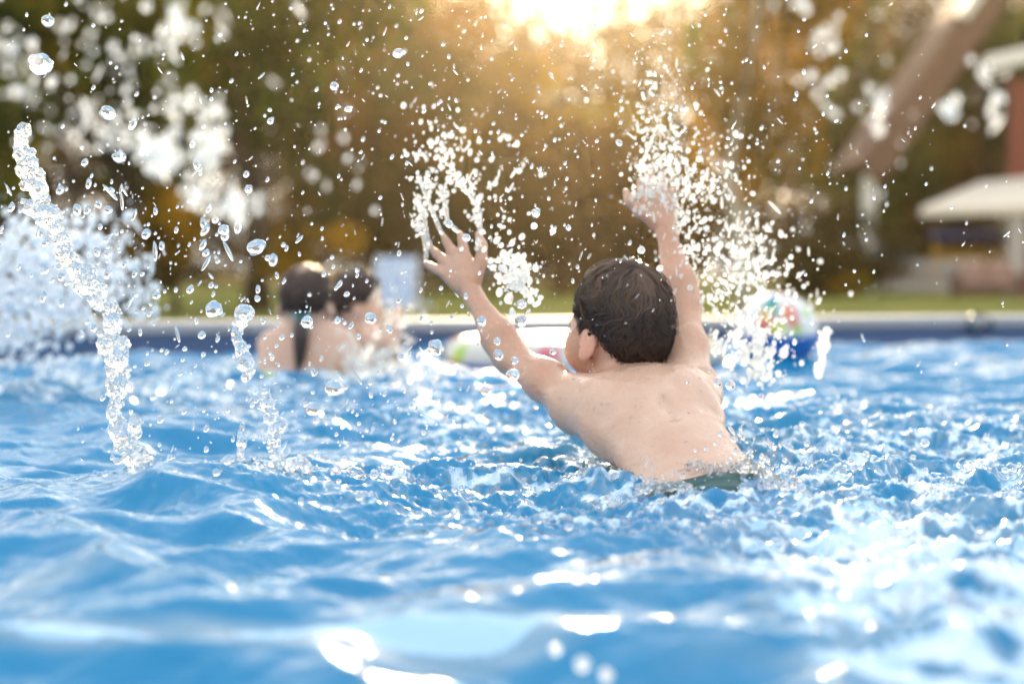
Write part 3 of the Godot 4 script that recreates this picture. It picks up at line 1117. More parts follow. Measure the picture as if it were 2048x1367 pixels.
func fuller(d: Vector3) -> Vector3:                 # the back of the head stays wide further down than a ball does
	if d.y > 0.0: return d
	var k := lerpf(1.0, sqrt(1.0 - pow(minf(-d.y, 0.96), 3.6)) / maxf(sqrt(1.0 - d.y * d.y), 0.2), sb(-0.2, 0.6, -d.z))
	return Vector3(d.x * k, d.y, d.z * k)

# head with ears, brow, nose, jaw and neck in a field. ax: x to the person's left, y up, z the way the face looks
func head(f: Field, c: Vector3, ax: Basis, k: float) -> void:
	f.egg(c + ax * Vector3(0, 0.004, -0.004) * k, ax, Vector3(0.071, 0.085, 0.086) * k)
	f.egg(c + ax * Vector3(0, -0.045, 0.035) * k, ax, Vector3(0.056, 0.062, 0.052) * k)       # face
	f.egg(c + ax * Vector3(0, -0.088, 0.045) * k, ax, Vector3(0.030, 0.020, 0.026) * k)       # chin
	for s in [-1.0, 1.0]:
		f.egg(c + ax * Vector3(s * 0.036, -0.052, 0.055) * k, ax, Vector3(0.024, 0.024, 0.022) * k)   # cheeks
		f.egg(c + ax * Vector3(s * 0.026, -0.012, 0.078) * k, ax, Vector3(0.022, 0.009, 0.010) * k, 1)    # brows
		f.limb(c + ax * Vector3(s * 0.020, -0.074, 0.082) * k, c + ax * Vector3(0, -0.072, 0.088) * k, 0.005 * k, 0.006 * k, 1)  # lips
		f.groove(c + ax * Vector3(s * 0.028, -0.028, 0.092) * k, c + ax * Vector3(s * 0.032, -0.028, 0.088) * k, 0.010 * k, 0.006 * k)   # eye sockets
		f.egg(c + ax * Vector3(s * 0.029, -0.028, 0.076) * k, ax, Vector3(0.011, 0.008, 0.010) * k, 1)
		# ear: a rim, a hollow and a lobe
		var e := c + ax * Vector3(s * 0.073, -0.040, -0.006) * k
		var tilt := ax * Basis(Vector3(0, 0, 1), s * 0.28) * Basis(Vector3(0, 1, 0), s * 0.5)
		f.egg(e + ax * Vector3(s * 0.006, 0.0, -0.004) * k, tilt, Vector3(0.007, 0.029, 0.018) * k, 1)
		f.egg(e + ax * Vector3(0, -0.026, 0.004) * k, tilt, Vector3(0.006, 0.009, 0.008) * k, 1)
		f.groove(e + ax * Vector3(s * 0.016, 0.008, 0.004) * k, e + ax * Vector3(s * 0.014, -0.010, 0.007) * k, 0.0075 * k, 0.005 * k)
	f.limb(c + ax * Vector3(0, -0.018, 0.086) * k, c + ax * Vector3(0, -0.048, 0.098) * k, 0.006 * k, 0.010 * k, 1)   # nose
	f.groove(c + ax * Vector3(-0.012, -0.073, 0.096) * k, c + ax * Vector3(0.012, -0.073, 0.096) * k, 0.004 * k, 0.003 * k)

# a hand: palm, four fingers of their own lengths, thumb. wrist to knuckles runs along z, x to the thumb's side, y out of the back of the hand
func hand(f: Field, wrist: Vector3, ax: Basis, k: float, spread: float, curl: Array) -> Array:
	var tips := []
	f.egg(wrist + ax * Vector3(0.002, 0, 0.032) * k, ax, Vector3(0.029, 0.0115, 0.036) * k, 1)
	f.limb(wrist + ax * Vector3(0.0, 0, -0.02) * k, wrist + ax * Vector3(0.0, 0, 0.025) * k, 0.0185 * k, 0.016 * k, 1)
	for i in 4:                                       # index to little finger
		var x := 0.021 - 0.0148 * i
		var root := wrist + ax * Vector3(x, 0.001, 0.052 - 0.003 * absf(i - 1.0)) * k
		var a := (0.20 - 0.20 * i) * spread
		var l: float = [0.050, 0.056, 0.052, 0.041][i]
		var r: float = [0.0078, 0.0080, 0.0076, 0.0068][i]
		var p := root
		var pitch := 0.0
		for j in 3:
			pitch += curl[i] * [0.5, 1.0, 0.8][j]
			var dir := Vector3(sin(a), 0, cos(a))
			dir = Vector3(dir.x * cos(pitch), -sin(pitch), dir.z * cos(pitch))
			var q: Vector3 = p + ax * dir * l * k * float([0.46, 0.30, 0.24][j])
			f.limb(p, q, r * k * (1.0 - 0.09 * j), r * k * (0.91 - 0.09 * j), 1)
			p = q
		tips.append(p)
		f.limb(wrist + ax * Vector3(x * 0.6, 0.001, 0.015) * k, root, 0.010 * k, 0.0088 * k, 1)
	var t0 := wrist + ax * Vector3(0.016, -0.004, 0.012) * k
	var t1 := t0 + ax * Vector3(0.026, -0.006, 0.020) * k
	var t2 := t1 + ax * Vector3(0.014, -0.004, 0.022) * k
	var t3 := t2 + ax * Vector3(0.004, -0.004, 0.020) * k
	f.limb(t0, t1, 0.013 * k, 0.0105 * k, 1)
	f.limb(t1, t2, 0.0098 * k, 0.0088 * k, 1)
	f.limb(t2, t3, 0.0088 * k, 0.0066 * k, 1)
	tips.append(t3)
	return tips

func frame(z: Vector3, x: Vector3) -> Basis:         # z kept, x made square to it
	z = z.normalized()
	x = (x - z * x.dot(z)).normalized()
	return Basis(x, z.cross(x), z)

func boy() -> void:
	var o := base("person", Vector3(at(1400, 1000, 2.5).x, 0, -2.5))
	tag(o, "boy with short dark hair seen from behind, bare back, both arms thrown up", "person")
	var z := Vector3.ZERO - o.position
	var pelvis := at(1425, 1035, 2.47) + z
	var waist := at(1378, 945, 2.55) + z
	var mid := at(1325, 870, 2.64) + z
	var chest := at(1285, 822, 2.72) + z
	var neck := at(1268, 797, 2.82) + z
	var hc := at(1243, 636, 2.83) + z
	var ls := at(1158, 810, 2.76) + z
	var le := at(1022, 714, 2.90) + z
	var lw := at(940, 580, 2.98) + z
	var rs := at(1385, 786, 2.76) + z
	var re := at(1368, 612, 2.92) + z
	var rw := at(1330, 455, 2.99) + z
	var f := Field.new(Vector3(minf(lw.x, pelvis.x) - 0.13, pelvis.y - 0.16, minf(lw.z, rw.z) - 0.13), Vector3(pelvis.x + 0.16, rw.y + 0.14, pelvis.z + 0.16), 0.005, 0.012, 0.0028)
	# trunk
	var spine := (neck - pelvis).normalized()
	var across := (rs - ls).normalized()
	var tb := frame(spine, across)                   # x to the boy's right, y towards or away from us, z up the spine
	f.egg(chest.lerp(mid, 0.30), tb, Vector3(0.103, 0.070, 0.125))
	f.egg(mid.lerp(waist, 0.55), tb, Vector3(0.089, 0.062, 0.11))
	f.egg(waist.lerp(pelvis, 0.35), tb, Vector3(0.086, 0.064, 0.10))
	f.egg(pelvis, tb, Vector3(0.098, 0.078, 0.09))
	var back := tb.y if tb.y.z > 0.0 else -tb.y
	# shoulder girdle, blades, neck
	for s in [[ls, -1.0], [rs, 1.0]]:
		f.limb(neck - spine * 0.012, s[0], 0.030, 0.030)
		f.egg(s[0], Basis(), Vector3.ONE * 0.036)
		f.limb(s[0], chest.lerp(mid, 0.6) + across * 0.075 * s[1], 0.030, 0.032)
		f.egg(chest + across * 0.062 * s[1] + back * 0.034 - spine * 0.012, tb, Vector3(0.036, 0.031, 0.05))
	f.groove(neck + back * 0.05 - spine * 0.03, waist.lerp(mid, 0.5) + back * 0.072, 0.011, 0.0075)
	for s in [-1.0, 1.0]:                              # under each blade and beside the spine
		f.groove(chest + across * 0.03 * s + back * 0.085, mid + across * 0.045 * s + back * 0.078, 0.012, 0.005)
		f.groove(mid + across * 0.05 * s + back * 0.075, mid + across * 0.095 * s + back * 0.045, 0.012, 0.006)
	var yaw := 0.62
	var fwd := Vector3(-sin(yaw), 0.05, -cos(yaw)).normalized()
	var up := Vector3(0.04, 1, 0.06)
	var left := up.cross(fwd).normalized()
	var ax := Basis(left, fwd.cross(left), fwd)
	f.limb(neck + back * 0.002, hc + ax * Vector3(0, -0.055, -0.008), 0.040, 0.036)
	f.limb(neck - across * 0.02 - spine * 0.03, hc + ax * Vector3(0.028, -0.06, -0.012), 0.022, 0.018)
	f.limb(neck + across * 0.02 - spine * 0.03, hc + ax * Vector3(-0.028, -0.06, -0.012), 0.022, 0.018)
	head(f, hc, ax, 1.02)
	# arms, tapering, with a forearm swell
	f.limb(ls, ls.lerp(le, 0.5), 0.034, 0.0295)
	f.limb(ls.lerp(le, 0.5), le, 0.0295, 0.023)
	f.limb(le, le.lerp(lw, 0.3), 0.023, 0.0243)
	f.limb(le.lerp(lw, 0.3), lw, 0.0243, 0.0158)
	f.limb(rs, rs.lerp(re, 0.5), 0.034, 0.029)
	f.limb(rs.lerp(re, 0.5), re, 0.029, 0.0235)
	f.limb(re, re.lerp(rw, 0.3), 0.0235, 0.0248)
	f.limb(re.lerp(rw, 0.3), rw, 0.0248, 0.016)
	f.groove(rs + Vector3(-0.03, 0.035, 0.03), rs + Vector3(0.04, 0.04, 0.03), 0.006, 0.005)   # fold over the raised shoulder
	for k in 2: f.groove(neck + back * 0.042 + spine * (0.012 + 0.014 * k) - across * 0.04, neck + back * 0.042 + spine * (0.016 + 0.014 * k) + across * 0.045, 0.004, 0.003)
	# hands: backs towards us, thumbs inwards
	var lh := frame(at(896, 503, 3.0) + z - lw, Vector3(1, 0.15, 0.1))
	var lt := hand(f, lw, lh, 1.02, 1.35, [0.12, 0.10, 0.12, 0.16])
	var rh := frame(at(1306, 380, 3.03) + z - rw, Vector3(-1, -0.05, 0.25))
	rh.y = -rh.y                                       # the right hand is the left one mirrored
	hand(f, rw, rh, 0.98, 0.9, [0.35, 0.3, 0.35, 0.4])
	# legs under the water
	for s in [-1.0, 1.0]:
		var hip: Vector3 = pelvis + across * 0.052 * s
		f.limb(hip, hip + Vector3(0.02 * s, -0.13, 0.09), 0.06, 0.05)
	M.skin_tone = noise(14.0, 3, 77)
	var flush := noise(60.0, 2, 78)
	var skin := func(p: Vector3, n: Vector3) -> Color:
		var c := Color(0.53, 0.355, 0.275)
		var t: float = M.skin_tone.get_noise_3dv(p)
		c = c.lerp(Color(0.45, 0.26, 0.185), clampf(0.30 + t * 1.1, 0.0, 1.0) * 0.6)
		c = c.lerp(Color(0.57, 0.36, 0.28), clampf(flush.get_noise_3dv(p), 0.0, 1.0) * 0.3)
		var arm := minf(p.distance_to(ls.lerp(le, 0.6)), p.distance_to(lw.lerp(le, 0.4)))
		arm = minf(arm, minf(p.distance_to(rs.lerp(re, 0.9)), p.distance_to(rw.lerp(re, 0.4))))
		c = c.lerp(Color(0.45, 0.23, 0.15), sb(0.16, 0.07, arm) * 0.65)
		var ear := p.distance_to(hc + ax * Vector3(0.08, -0.04, -0.01))
		c = c.lerp(Color(0.62, 0.27, 0.20), sb(0.045, 0.015, ear) * 0.6)
		return c.lerp(Color(0.56, 0.31, 0.23), sb(0.10, 0.04, p.distance_to(neck + back * 0.04)) * 0.35)
	put("body", f.mesh(skin), M.skin, o)
	# hair: higher over the ears, down to a point at the nape
	var line := func(d: Vector3) -> float:
		var a := absf(atan2(d.x, -d.z))                # 0 at the back of the head, PI in front
		if a < 0.22: return lerpf(-0.955, -0.86, a / 0.22)
		if a < 0.95: return lerpf(-0.86, -0.76, (a - 0.22) / 0.73)
		if a < 1.5: return lerpf(-0.76, -0.2, (a - 0.95) / 0.55)
		if a < 1.95: return -0.30
		return lerpf(-0.25, 0.5, minf((a - 1.95) / 0.4, 1.0))
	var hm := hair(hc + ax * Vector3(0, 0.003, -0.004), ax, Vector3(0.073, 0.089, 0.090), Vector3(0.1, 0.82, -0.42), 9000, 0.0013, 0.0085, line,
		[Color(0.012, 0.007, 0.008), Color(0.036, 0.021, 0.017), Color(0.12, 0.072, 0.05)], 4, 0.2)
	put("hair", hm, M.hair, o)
	# swimming shorts, wet dark green
	var g := Field.new(pelvis - Vector3(0.17, 0.2, 0.17), pelvis + Vector3(0.17, 0.15, 0.2), 0.007, 0.012)
	g.egg(pelvis - spine * 0.042, tb, Vector3(0.106, 0.086, 0.08))
	for s in [-1.0, 1.0]:
		var hip: Vector3 = pelvis + across * 0.052 * s
		g.limb(hip, hip + Vector3(0.02 * s, -0.10, 0.07), 0.068, 0.066)
	g.groove(pelvis - spine * 0.042 - across * 0.1 + back * 0.08, pelvis - spine * 0.042 + across * 0.1 + back * 0.075, 0.008, 0.004)
	put("swim_shorts", g.mesh(), mat(Color(0.001, 0.055, 0.06), 0.3), o)
	# beads of water on his back and arms
	var bm: ArrayMesh = (o.get_node("body") as MeshInstance3D).mesh
	var arr := bm.surface_get_arrays(0)
	var bv: PackedVector3Array = arr[Mesh.ARRAY_VERTEX]
	var bn: PackedVector3Array = arr[Mesh.ARRAY_NORMAL]
	var spots: Array[Transform3D] = []
	while spots.size() < 420:
		var i := rng.randi() % bv.size()
		if bn[i].z < 0.1 or bv[i].distance_to(hc) < 0.1 or rng.randf() < 0.3: continue
		var r := 0.0006 + 0.0019 * pow(rng.randf(), 3.0)
		spots.append(Transform3D(frame(bn[i], Vector3(0.9, 0.3, 0.1)) * Basis.from_scale(Vector3(r, r * rng.randf_range(1.0, 1.7), r * 0.55)), bv[i]))
	var bead := MultiMesh.new()
	bead.transform_format = MultiMesh.TRANSFORM_3D
	bead.mesh = ball(func(_d): return 1.0, 6, 10)
	bead.instance_count = spots.size()
	for i in spots.size(): bead.set_instance_transform(i, spots[i])
	var bo := MultiMeshInstance3D.new()
	bo.name = "water_beads"
	bo.multimesh = bead
	bo.material_override = M.drop
	bo.set_meta("kind", "stuff")
	o.add_child(bo, true)
	M.tips = lt.map(func(p): return p + o.position)
	M.right_hand = rw + o.position + rh.z * 0.09

func girls() -> void:
	var tone := func(p: Vector3, _n: Vector3) -> Color:
		return Color(0.54, 0.36, 0.28).lerp(Color(0.52, 0.31, 0.24), clampf(0.3 + M.skin_tone.get_noise_3dv(p * 0.6) * 0.8, 0.0, 1.0) * 0.5)
	var shades := [Color(0.02, 0.013, 0.014), Color(0.04, 0.025, 0.024), Color(0.09, 0.06, 0.05)]
	# first girl, her back to us, ponytail
	var d := 5.1
	var o := base("person", Vector3(at(610, 750, d).x, 0, at(610, 750, d).z))
	tag(o, "girl with a dark ponytail in a teal hair tie, seen from behind in the water", "person")
	var z := -o.position
	var hc := at(612, 590, d - 0.02) + z
	var neck := at(612, 655, d - 0.01) + z
	var f := Field.new(Vector3(-0.3, -0.16, -0.2), Vector3(0.34, 0.34, 0.2), 0.010, 0.014, 0.004)
	var fwd := Vector3(0.12, -0.05, -1).normalized()
	var left := Vector3.UP.cross(fwd).normalized()
	var ax := Basis(left, fwd.cross(left), fwd)
	head(f, hc, ax, 1.0)
	f.limb(neck + Vector3(0, -0.01, 0), hc + Vector3(0, -0.05, 0), 0.04, 0.038)
	var ls := at(545, 690, d) + z
	var rs := at(682, 685, d) + z
	f.limb(neck, ls, 0.034, 0.036)
	f.limb(neck, rs, 0.034, 0.036)
	f.egg(at(612, 735, d - 0.02) + z, Basis(), Vector3(0.125, 0.12, 0.07))
	f.egg(at(615, 800, d - 0.02) + z, Basis(), Vector3(0.11, 0.14, 0.07))
	f.limb(ls, at(536, 770, d - 0.06) + z, 0.036, 0.03)
	f.limb(rs, at(716, 735, d - 0.04) + z, 0.036, 0.03)
	f.limb(at(716, 735, d - 0.04) + z, at(735, 790, d - 0.10) + z, 0.029, 0.024)
	f.groove(neck + Vector3(0, -0.03, 0.06), neck + Vector3(0, -0.2, 0.075), 0.014, 0.008)
	put("body", f.mesh(tone), M.skin, o)
	var line := func(v: Vector3) -> float:
		var a := absf(atan2(v.x, -v.z))
		return -0.62 if a < 1.2 else (-0.25 if a < 1.8 else lerpf(-0.25, 0.55, minf((a - 1.8) / 0.4, 1.0)))
	put("hair", hair(hc, ax, Vector3(0.075, 0.083, 0.09), Vector3(0, 0.75, -0.55), 1800, 0.0026, 0.009, line, shades, 6, 0.1), M.hair, o)
	var tie := hc + Vector3(-0.004, -0.058, 0.09)
	var tail := [tie, tie + Vector3(0.0, -0.035, 0.018), tie + Vector3(-0.002, -0.08, 0.012), tie + Vector3(-0.006, -0.125, 0.004), tie + Vector3(-0.010, -0.165, 0.002)]
	put("ponytail", tube(tail, [0.014, 0.027, 0.024, 0.017, 0.005], 12, true, 0.12), mat(Color(0.03, 0.018, 0.017), 0.4), o)
	var tm := TorusMesh.new()
	tm.inner_radius = 0.011
	tm.outer_radius = 0.024
	var t := put("hair_tie", tm, mat(Color(0.01, 0.22, 0.28), 0.6), o, tie + Vector3(0, -0.002, 0.002))
	t.rotation.x = 0.5
	put("strap", tube([at(516, 742, d - 0.07) + z, at(545, 757, d - 0.105) + z, at(575, 762, d - 0.105) + z, at(612, 764, d - 0.105) + z, at(660, 760, d - 0.1) + z, at(712, 745, d - 0.06) + z], [0.011, 0.012, 0.012, 0.012, 0.012, 0.011], 8), mat(Color(0.5, 0.6, 0.08), 0.6), o)
	put("neck_strap", tube([at(622, 668, d - 0.05) + z, at(634, 650, d - 0.045) + z, at(645, 640, d - 0.01) + z], [0.006, 0.006, 0.006], 6), mat(Color(0.6, 0.5, 0.08), 0.6), o)
	# second girl, turned to the right
	d = 5.45
	o = base("person", Vector3(at(720, 740, d).x, 0, at(720, 740, d).z))
	tag(o, "dark haired girl turned to the right, splashing beside the girl with the ponytail", "person")
	z = -o.position
	hc = at(712, 594, d) + z
	neck = at(716, 655, d) + z
	fwd = Vector3(0.92, -0.12, -0.35).normalized()
	left = Vector3.UP.cross(fwd).normalized()
	ax = Basis(left, fwd.cross(left), fwd)
	f = Field.new(Vector3(-0.22, -0.16, -0.22), Vector3(0.3, 0.36, 0.22), 0.010, 0.014, 0.004)
	head(f, hc, ax, 0.96)
	f.limb(neck + Vector3(0, -0.01, 0), hc + Vector3(0, -0.05, 0), 0.038, 0.036)
	ls = at(690, 692, d + 0.08) + z
	rs = at(742, 682, d - 0.08) + z
	f.limb(neck, ls, 0.032, 0.034)
	f.limb(neck, rs, 0.032, 0.036)
	f.egg(at(722, 740, d) + z, Basis(Vector3.UP, 0.9), Vector3(0.105, 0.12, 0.07))
	f.egg(at(722, 810, d) + z, Basis(Vector3.UP, 0.9), Vector3(0.10, 0.13, 0.07))
	f.limb(rs, at(778, 690, d - 0.14) + z, 0.034, 0.028)
	f.limb(at(778, 690, d - 0.14) + z, at(792, 635, d - 0.12) + z, 0.028, 0.02)
	f.limb(at(790, 640, d - 0.12) + z, at(796, 618, d - 0.1) + z, 0.02, 0.012)
	f.limb(at(752, 690, d) + z, at(795, 720, d + 0.05) + z, 0.032, 0.022)
	put("body", f.mesh(tone), M.skin, o)
	put("hair", hair(hc, ax, Vector3(0.073, 0.080, 0.087), Vector3(0, 0.8, -0.45), 1800, 0.0026, 0.010, line, shades, 8, 0.1), M.hair, o)
	put("ponytail", tube([hc + ax * Vector3(0.0, -0.03, -0.075), hc + ax * Vector3(0, -0.075, -0.085), hc + ax * Vector3(0, -0.12, -0.07), hc + ax * Vector3(0, -0.16, -0.055)], [0.03, 0.034, 0.026, 0.008], 12, true, 0.1), mat(Color(0.03, 0.02, 0.02), 0.4), o)
	put("strap", tube([at(738, 660, d - 0.06) + z, at(748, 672, d - 0.1) + z, at(752, 690, d - 0.11) + z], [0.009, 0.009, 0.009], 6), mat(Color(0.45, 0.06, 0.12), 0.6), o)

# ---------------------------------------------------------------- water in the air
func drop_mesh(s: int, rough := 0.09, rings := 14, sides := 20) -> ArrayMesh:    # a wobbling blob of radius 1
	var n := noise(0.75, 2, s)
	return ball(func(d): return 1.0 + n.get_noise_3dv(d) * rough * 2.0, rings, sides)

# a rope of water: path of [x, y, width in pixels, distance]; lumps of every size melt into one body
func jet(called: String, label: String, cat: String, path: Array, cell: float, m: Material, rough := 1.0, tip := 0, swell := 1.0) -> void:
	var pts := []
	var rad := []
	var lo := Vector3.ONE * 1e9
	var hi := -lo
	for p in path:
		var q := at(p[0], p[1], p[3])
		pts.append(q)
		rad.append(float(p[2]) * 0.5 / FOC * float(p[3]) * swell)
		lo = lo.min(q)
		hi = hi.max(q)
	var big: float = rad.max()
	var o := base(called, Vector3(pts[-1].x, 0, pts[-1].z))
	tag(o, label, cat)
	var z := o.position
	var f := Field.new(lo - z - Vector3.ONE * big * 2.6, hi - z + Vector3.ONE * big * 2.6, cell, big * 0.10 + 0.0008)
	for i in pts.size() - 1:
		var a: Vector3 = pts[i]
		var b: Vector3 = pts[i + 1]
		var l := a.distance_to(b)
		var r: float = (rad[i] + rad[i + 1]) * 0.5
		var n := maxi(2, int(l / (r * 0.42)))
		for k in n:
			var t := (k + rng.randf()) / n
			var rr := lerpf(rad[i], rad[i + 1], t)
			var c := a.lerp(b, t) - z
			var off := Vector3(rng.randfn(), rng.randfn(), rng.randfn()) * rr * 0.42 * rough
			var s := rr * rng.randf_range(0.30, 0.85)
			f.limb(c + off, c + off + (b - a).normalized() * s * rng.randf_range(0.2, 1.2) + Vector3(rng.randfn(), rng.randfn(), rng.randfn()) * s * 0.3, s, s * rng.randf_range(0.5, 1.0))
			if rng.randf() < 0.55 * rough:            # beads that are just leaving it
				var e := Vector3(rng.randfn(), rng.randfn() * 0.7, rng.randfn() * 0.6).normalized() * rr * rng.randf_range(0.9, 1.5)
				f.egg(c + e, Basis(), Vector3.ONE * maxf(cell * 1.2, rr * rng.randf_range(0.10, 0.26)))
		f.limb(a - z, b - z, rad[i] * 0.3, rad[i + 1] * 0.3)
	f.rough = noise(95.0, 2, 61)
	f.rough_by = minf(big * 0.45, 0.0045) * minf(rough, 1.0)
	if tip: f.egg(pts[0] - z, Basis(), Vector3.ONE * rad[0])
	put("body", f.mesh(), m, o)

# many drops as one mass. each stream: [x0, y0, x1, y1, spread0, spread1, d0, d1, spread of d, how many, rmin, rmax] in pixels but for the distances
func spray(called: String, label: String, cat: String, streams: Array, m: Material, stretch := Vector3(1, 1.25, 1)) -> void:
	var where: Array[Transform3D] = []
	for s in streams:
		for i in int(s[9]):
			var t := rng.randf()
			var w := lerpf(s[4], s[5], t)
			var d := lerpf(s[6], s[7], t) + rng.randfn() * float(s[8])
			if d < 0.9: continue
			var g := rng.randfn()
			var p := at(lerpf(s[0], s[2], t) + rng.randfn() * w, lerpf(s[1], s[3], t) + g * w, d)
			if p.y < 0.0: continue
			var r := lerpf(s[10], s[11], pow(rng.randf(), 2.4)) / FOC * d
			var e := Vector3(1.0 + rng.randf_range(-0.15, 0.15), 1.0 + (stretch.y - 1.0) * rng.randf() * 1.6, 1.0)
			var lean := rng.randf_range(-0.6, 0.25)
			if rng.randf() < 0.16:                     # some are still threads
				e = Vector3(0.55, rng.randf_range(1.8, 3.4), 0.55)
				lean = rng.randf_range(-0.9, 0.9)
			where.append(Transform3D(Basis(Vector3(0, 0, 1), lean) * Basis.from_scale(e * r), p))
	scatter(called, label, cat, where, m)

func scatter(called: String, label: String, cat: String, where: Array[Transform3D], m: Material) -> void:
	var mm := MultiMesh.new()
	mm.transform_format = MultiMesh.TRANSFORM_3D
	mm.mesh = M.bead
	mm.instance_count = where.size()
	for i in where.size(): mm.set_instance_transform(i, where[i])
	var o := MultiMeshInstance3D.new()
	o.name = numbered(called)
	o.multimesh = mm
	o.material_override = m
	add_child(o)
	tag(o, label, cat, "", "stuff")

func splashes() -> void:
	rng.seed = 99
	M.bead = drop_mesh(5, 0.10, 7, 10)
	var blobs := [drop_mesh(21), drop_mesh(22, 0.13), drop_mesh(23, 0.2), drop_mesh(24, 0.06)]
	jet("water_splash", "tall twisting rope of white water rising at the left of the photo", "water splash", [[46, 252, 16, 2.5], [42, 290, 14, 2.5], [45, 325, 34, 2.5], [62, 370, 40, 2.5], [78, 405, 46, 2.5], [100, 440, 34, 2.5], [122, 475, 26, 2.5], [126, 505, 38, 2.49],
		[150, 540, 52, 2.49], [182, 572, 38, 2.49], [200, 600, 54, 2.48], [222, 640, 42, 2.48], [232, 680, 40, 2.47], [240, 725, 44, 2.47], [238, 770, 28, 2.46], [228, 815, 46, 2.46], [244, 860, 54, 2.45], [256, 900, 46, 2.45], [285, 935, 54, 2.44], [300, 962, 40, 2.44]], 0.0025, M.jet, 1.4, 0, 0.95)
	jet("water_splash", "thin beaded jet with a round drop on top, left of the ponytail girl", "water splash", [[488, 625, 36, 2.52], [474, 655, 12, 2.52], [473, 680, 14, 2.52], [486, 705, 34, 2.52], [498, 728, 38, 2.52], [492, 760, 14, 2.52]], 0.0016, M.drop, 0.7, 1)
	jet("water_splash", "ragged spout of clear water below the ponytail girl", "water splash", [[534, 780, 16, 2.46], [530, 806, 26, 2.46], [546, 832, 22, 2.46], [556, 856, 34, 2.45], [548, 880, 22, 2.45], [552, 905, 16, 2.45], [560, 932, 24, 2.44]], 0.0016, M.drop, 0.8)
	jet("water_splash", "small upright spout between the two left jets", "water splash", [[484, 850, 12, 2.47], [482, 880, 18, 2.47], [480, 905, 10, 2.47], [478, 930, 18, 2.46]], 0.0016, M.drop, 0.8)
	jet("water_splash", "chain of blurred drops falling right of the beach ball", "water splash", [[1654, 655, 16, 3.2], [1647, 690, 24, 3.2], [1645, 715, 14, 3.2], [1640, 738, 26, 3.2]], 0.003, M.spray, 0.5)
	var tips: Array = M.tips                           # threads of water leave the boy's left fingertips
	var ends := [[[898, 445], [888, 405], [884, 370]], [[872, 450], [858, 410], [836, 350]], [[856, 470], [843, 420], [830, 392]], [[850, 500], [842, 470], [836, 440]], [[956, 455], [957, 420], [935, 385], [915, 365]]]
	var told := ["index", "middle", "ring", "little", "thumb"]
	for k in 5:
		var t: Vector3 = tips[k]
		var path := []
		for e in ends[k]: path.append([e[0] + rng.randf_range(-4, 4), e[1], rng.randf_range(2.5, 5.5), 2.98])
		path.reverse()
		var v: Vector3 = view.inverse() * (t - EYE)
		path.append([1024.0 + v.x / -v.z * FOC, 683.5 - v.y / -v.z * FOC, 5, -v.z])
		jet("water_thread", "thread of water flung from the boy's left %s" % ("thumb" if k == 4 else told[k] + " finger"), "water thread", path, 0.0017, M.jet, 0.55)
	# splash masses
	spray("finger_beads", "strings of beads above the fingertips of the boy's left hand", "spray", [
		[884, 440, 884, 280, 5, 14, 2.99, 3.05, 0.02, 60, 2.5, 6], [850, 420, 835, 300, 8, 24, 2.99, 3.05, 0.02, 50, 2.5, 6], [955, 450, 957, 400, 4, 5, 2.99, 2.99, 0.02, 26, 2.5, 6], [957, 400, 915, 350, 6, 10, 2.99, 3.0, 0.02, 30, 2.5, 6], [840, 480, 834, 400, 5, 8, 2.99, 2.99, 0.02, 26, 2.5, 5]], M.spray)
	spray("hand_spray", "white burst of drops thrown up from the boy's right hand", "spray", [
		[1335, 430, 1325, 330, 26, 32, 3.0, 3.05, 0.06, 430, 1.3, 5], [1282, 392, 1300, 350, 16, 20, 2.96, 2.98, 0.02, 60, 2, 6], [1330, 360, 1325, 250, 34, 40, 3.05, 3.08, 0.08, 300, 1.3, 4.6], [1325, 250, 1320, 120, 30, 70, 3.05, 3.1, 0.1, 120, 1.5, 4.5],
		[1370, 400, 1395, 560, 22, 26, 2.98, 2.95, 0.05, 170, 1.3, 5.5], [1390, 380, 1450, 330, 26, 50, 3.0, 3.1, 0.06, 90, 2, 6]], M.spray)
	spray("falling_spray", "cloud of white drops falling between the boy's right arm and the beach ball", "spray", [
		[1420, 480, 1560, 600, 52, 62, 3.05, 3.2, 0.18, 300, 1.3, 5.5], [1500, 460, 1500, 540, 26, 36, 3.1, 3.1, 0.06, 120, 2, 7], [1450, 600, 1540, 700, 66, 44, 3.1, 3.15, 0.14, 190, 1.5, 7],
		[1510, 650, 1520, 760, 16, 20, 3.1, 3.1, 0.05, 90, 3, 9], [1420, 560, 1480, 700, 44, 60, 3.0, 3.1, 0.1, 150, 1.5, 6]], M.spray)
	spray("finger_spray", "drops flying off above the boy's left hand", "spray", [
		[880, 330, 870, 220, 24, 40, 3.05, 3.1, 0.06, 46, 2.5, 6], [930, 360, 1010, 300, 34, 40, 3.05, 3.1, 0.08, 60, 2.5, 6], [1020, 520, 1050, 600, 14, 22, 2.85, 2.8, 0.05, 130, 2.5, 9], [1000, 430, 1000, 560, 34, 18, 2.9, 2.85, 0.05, 60, 2, 7]], M.spray)
	spray("far_splash", "blurred mass of white water thrown up at the left edge", "spray", [
		[-60, 590, 90, 520, 70, 50, 4.3, 4.4, 0.2, 800, 1.5, 10], [60, 500, 250, 500, 40, 40, 4.4, 4.5, 0.2, 420, 1.5, 8], [-60, 690, 130, 600, 60, 50, 4.3, 4.4, 0.2, 760, 1.5, 10], [150, 590, 300, 590, 46, 30, 4.5, 4.5, 0.15, 240, 3, 8]], M.mist)
	spray("girl_splash", "white splash in front of the girl turned to the right", "spray", [
		[690, 720, 800, 740, 22, 24, 4.9, 4.9, 0.08, 150, 3, 8], [740, 640, 830, 650, 30, 30, 5.1, 5.1, 0.1, 40, 3, 7], [620, 775, 900, 765, 20, 24, 4.8, 4.6, 0.15, 200, 3, 8]], M.spray)
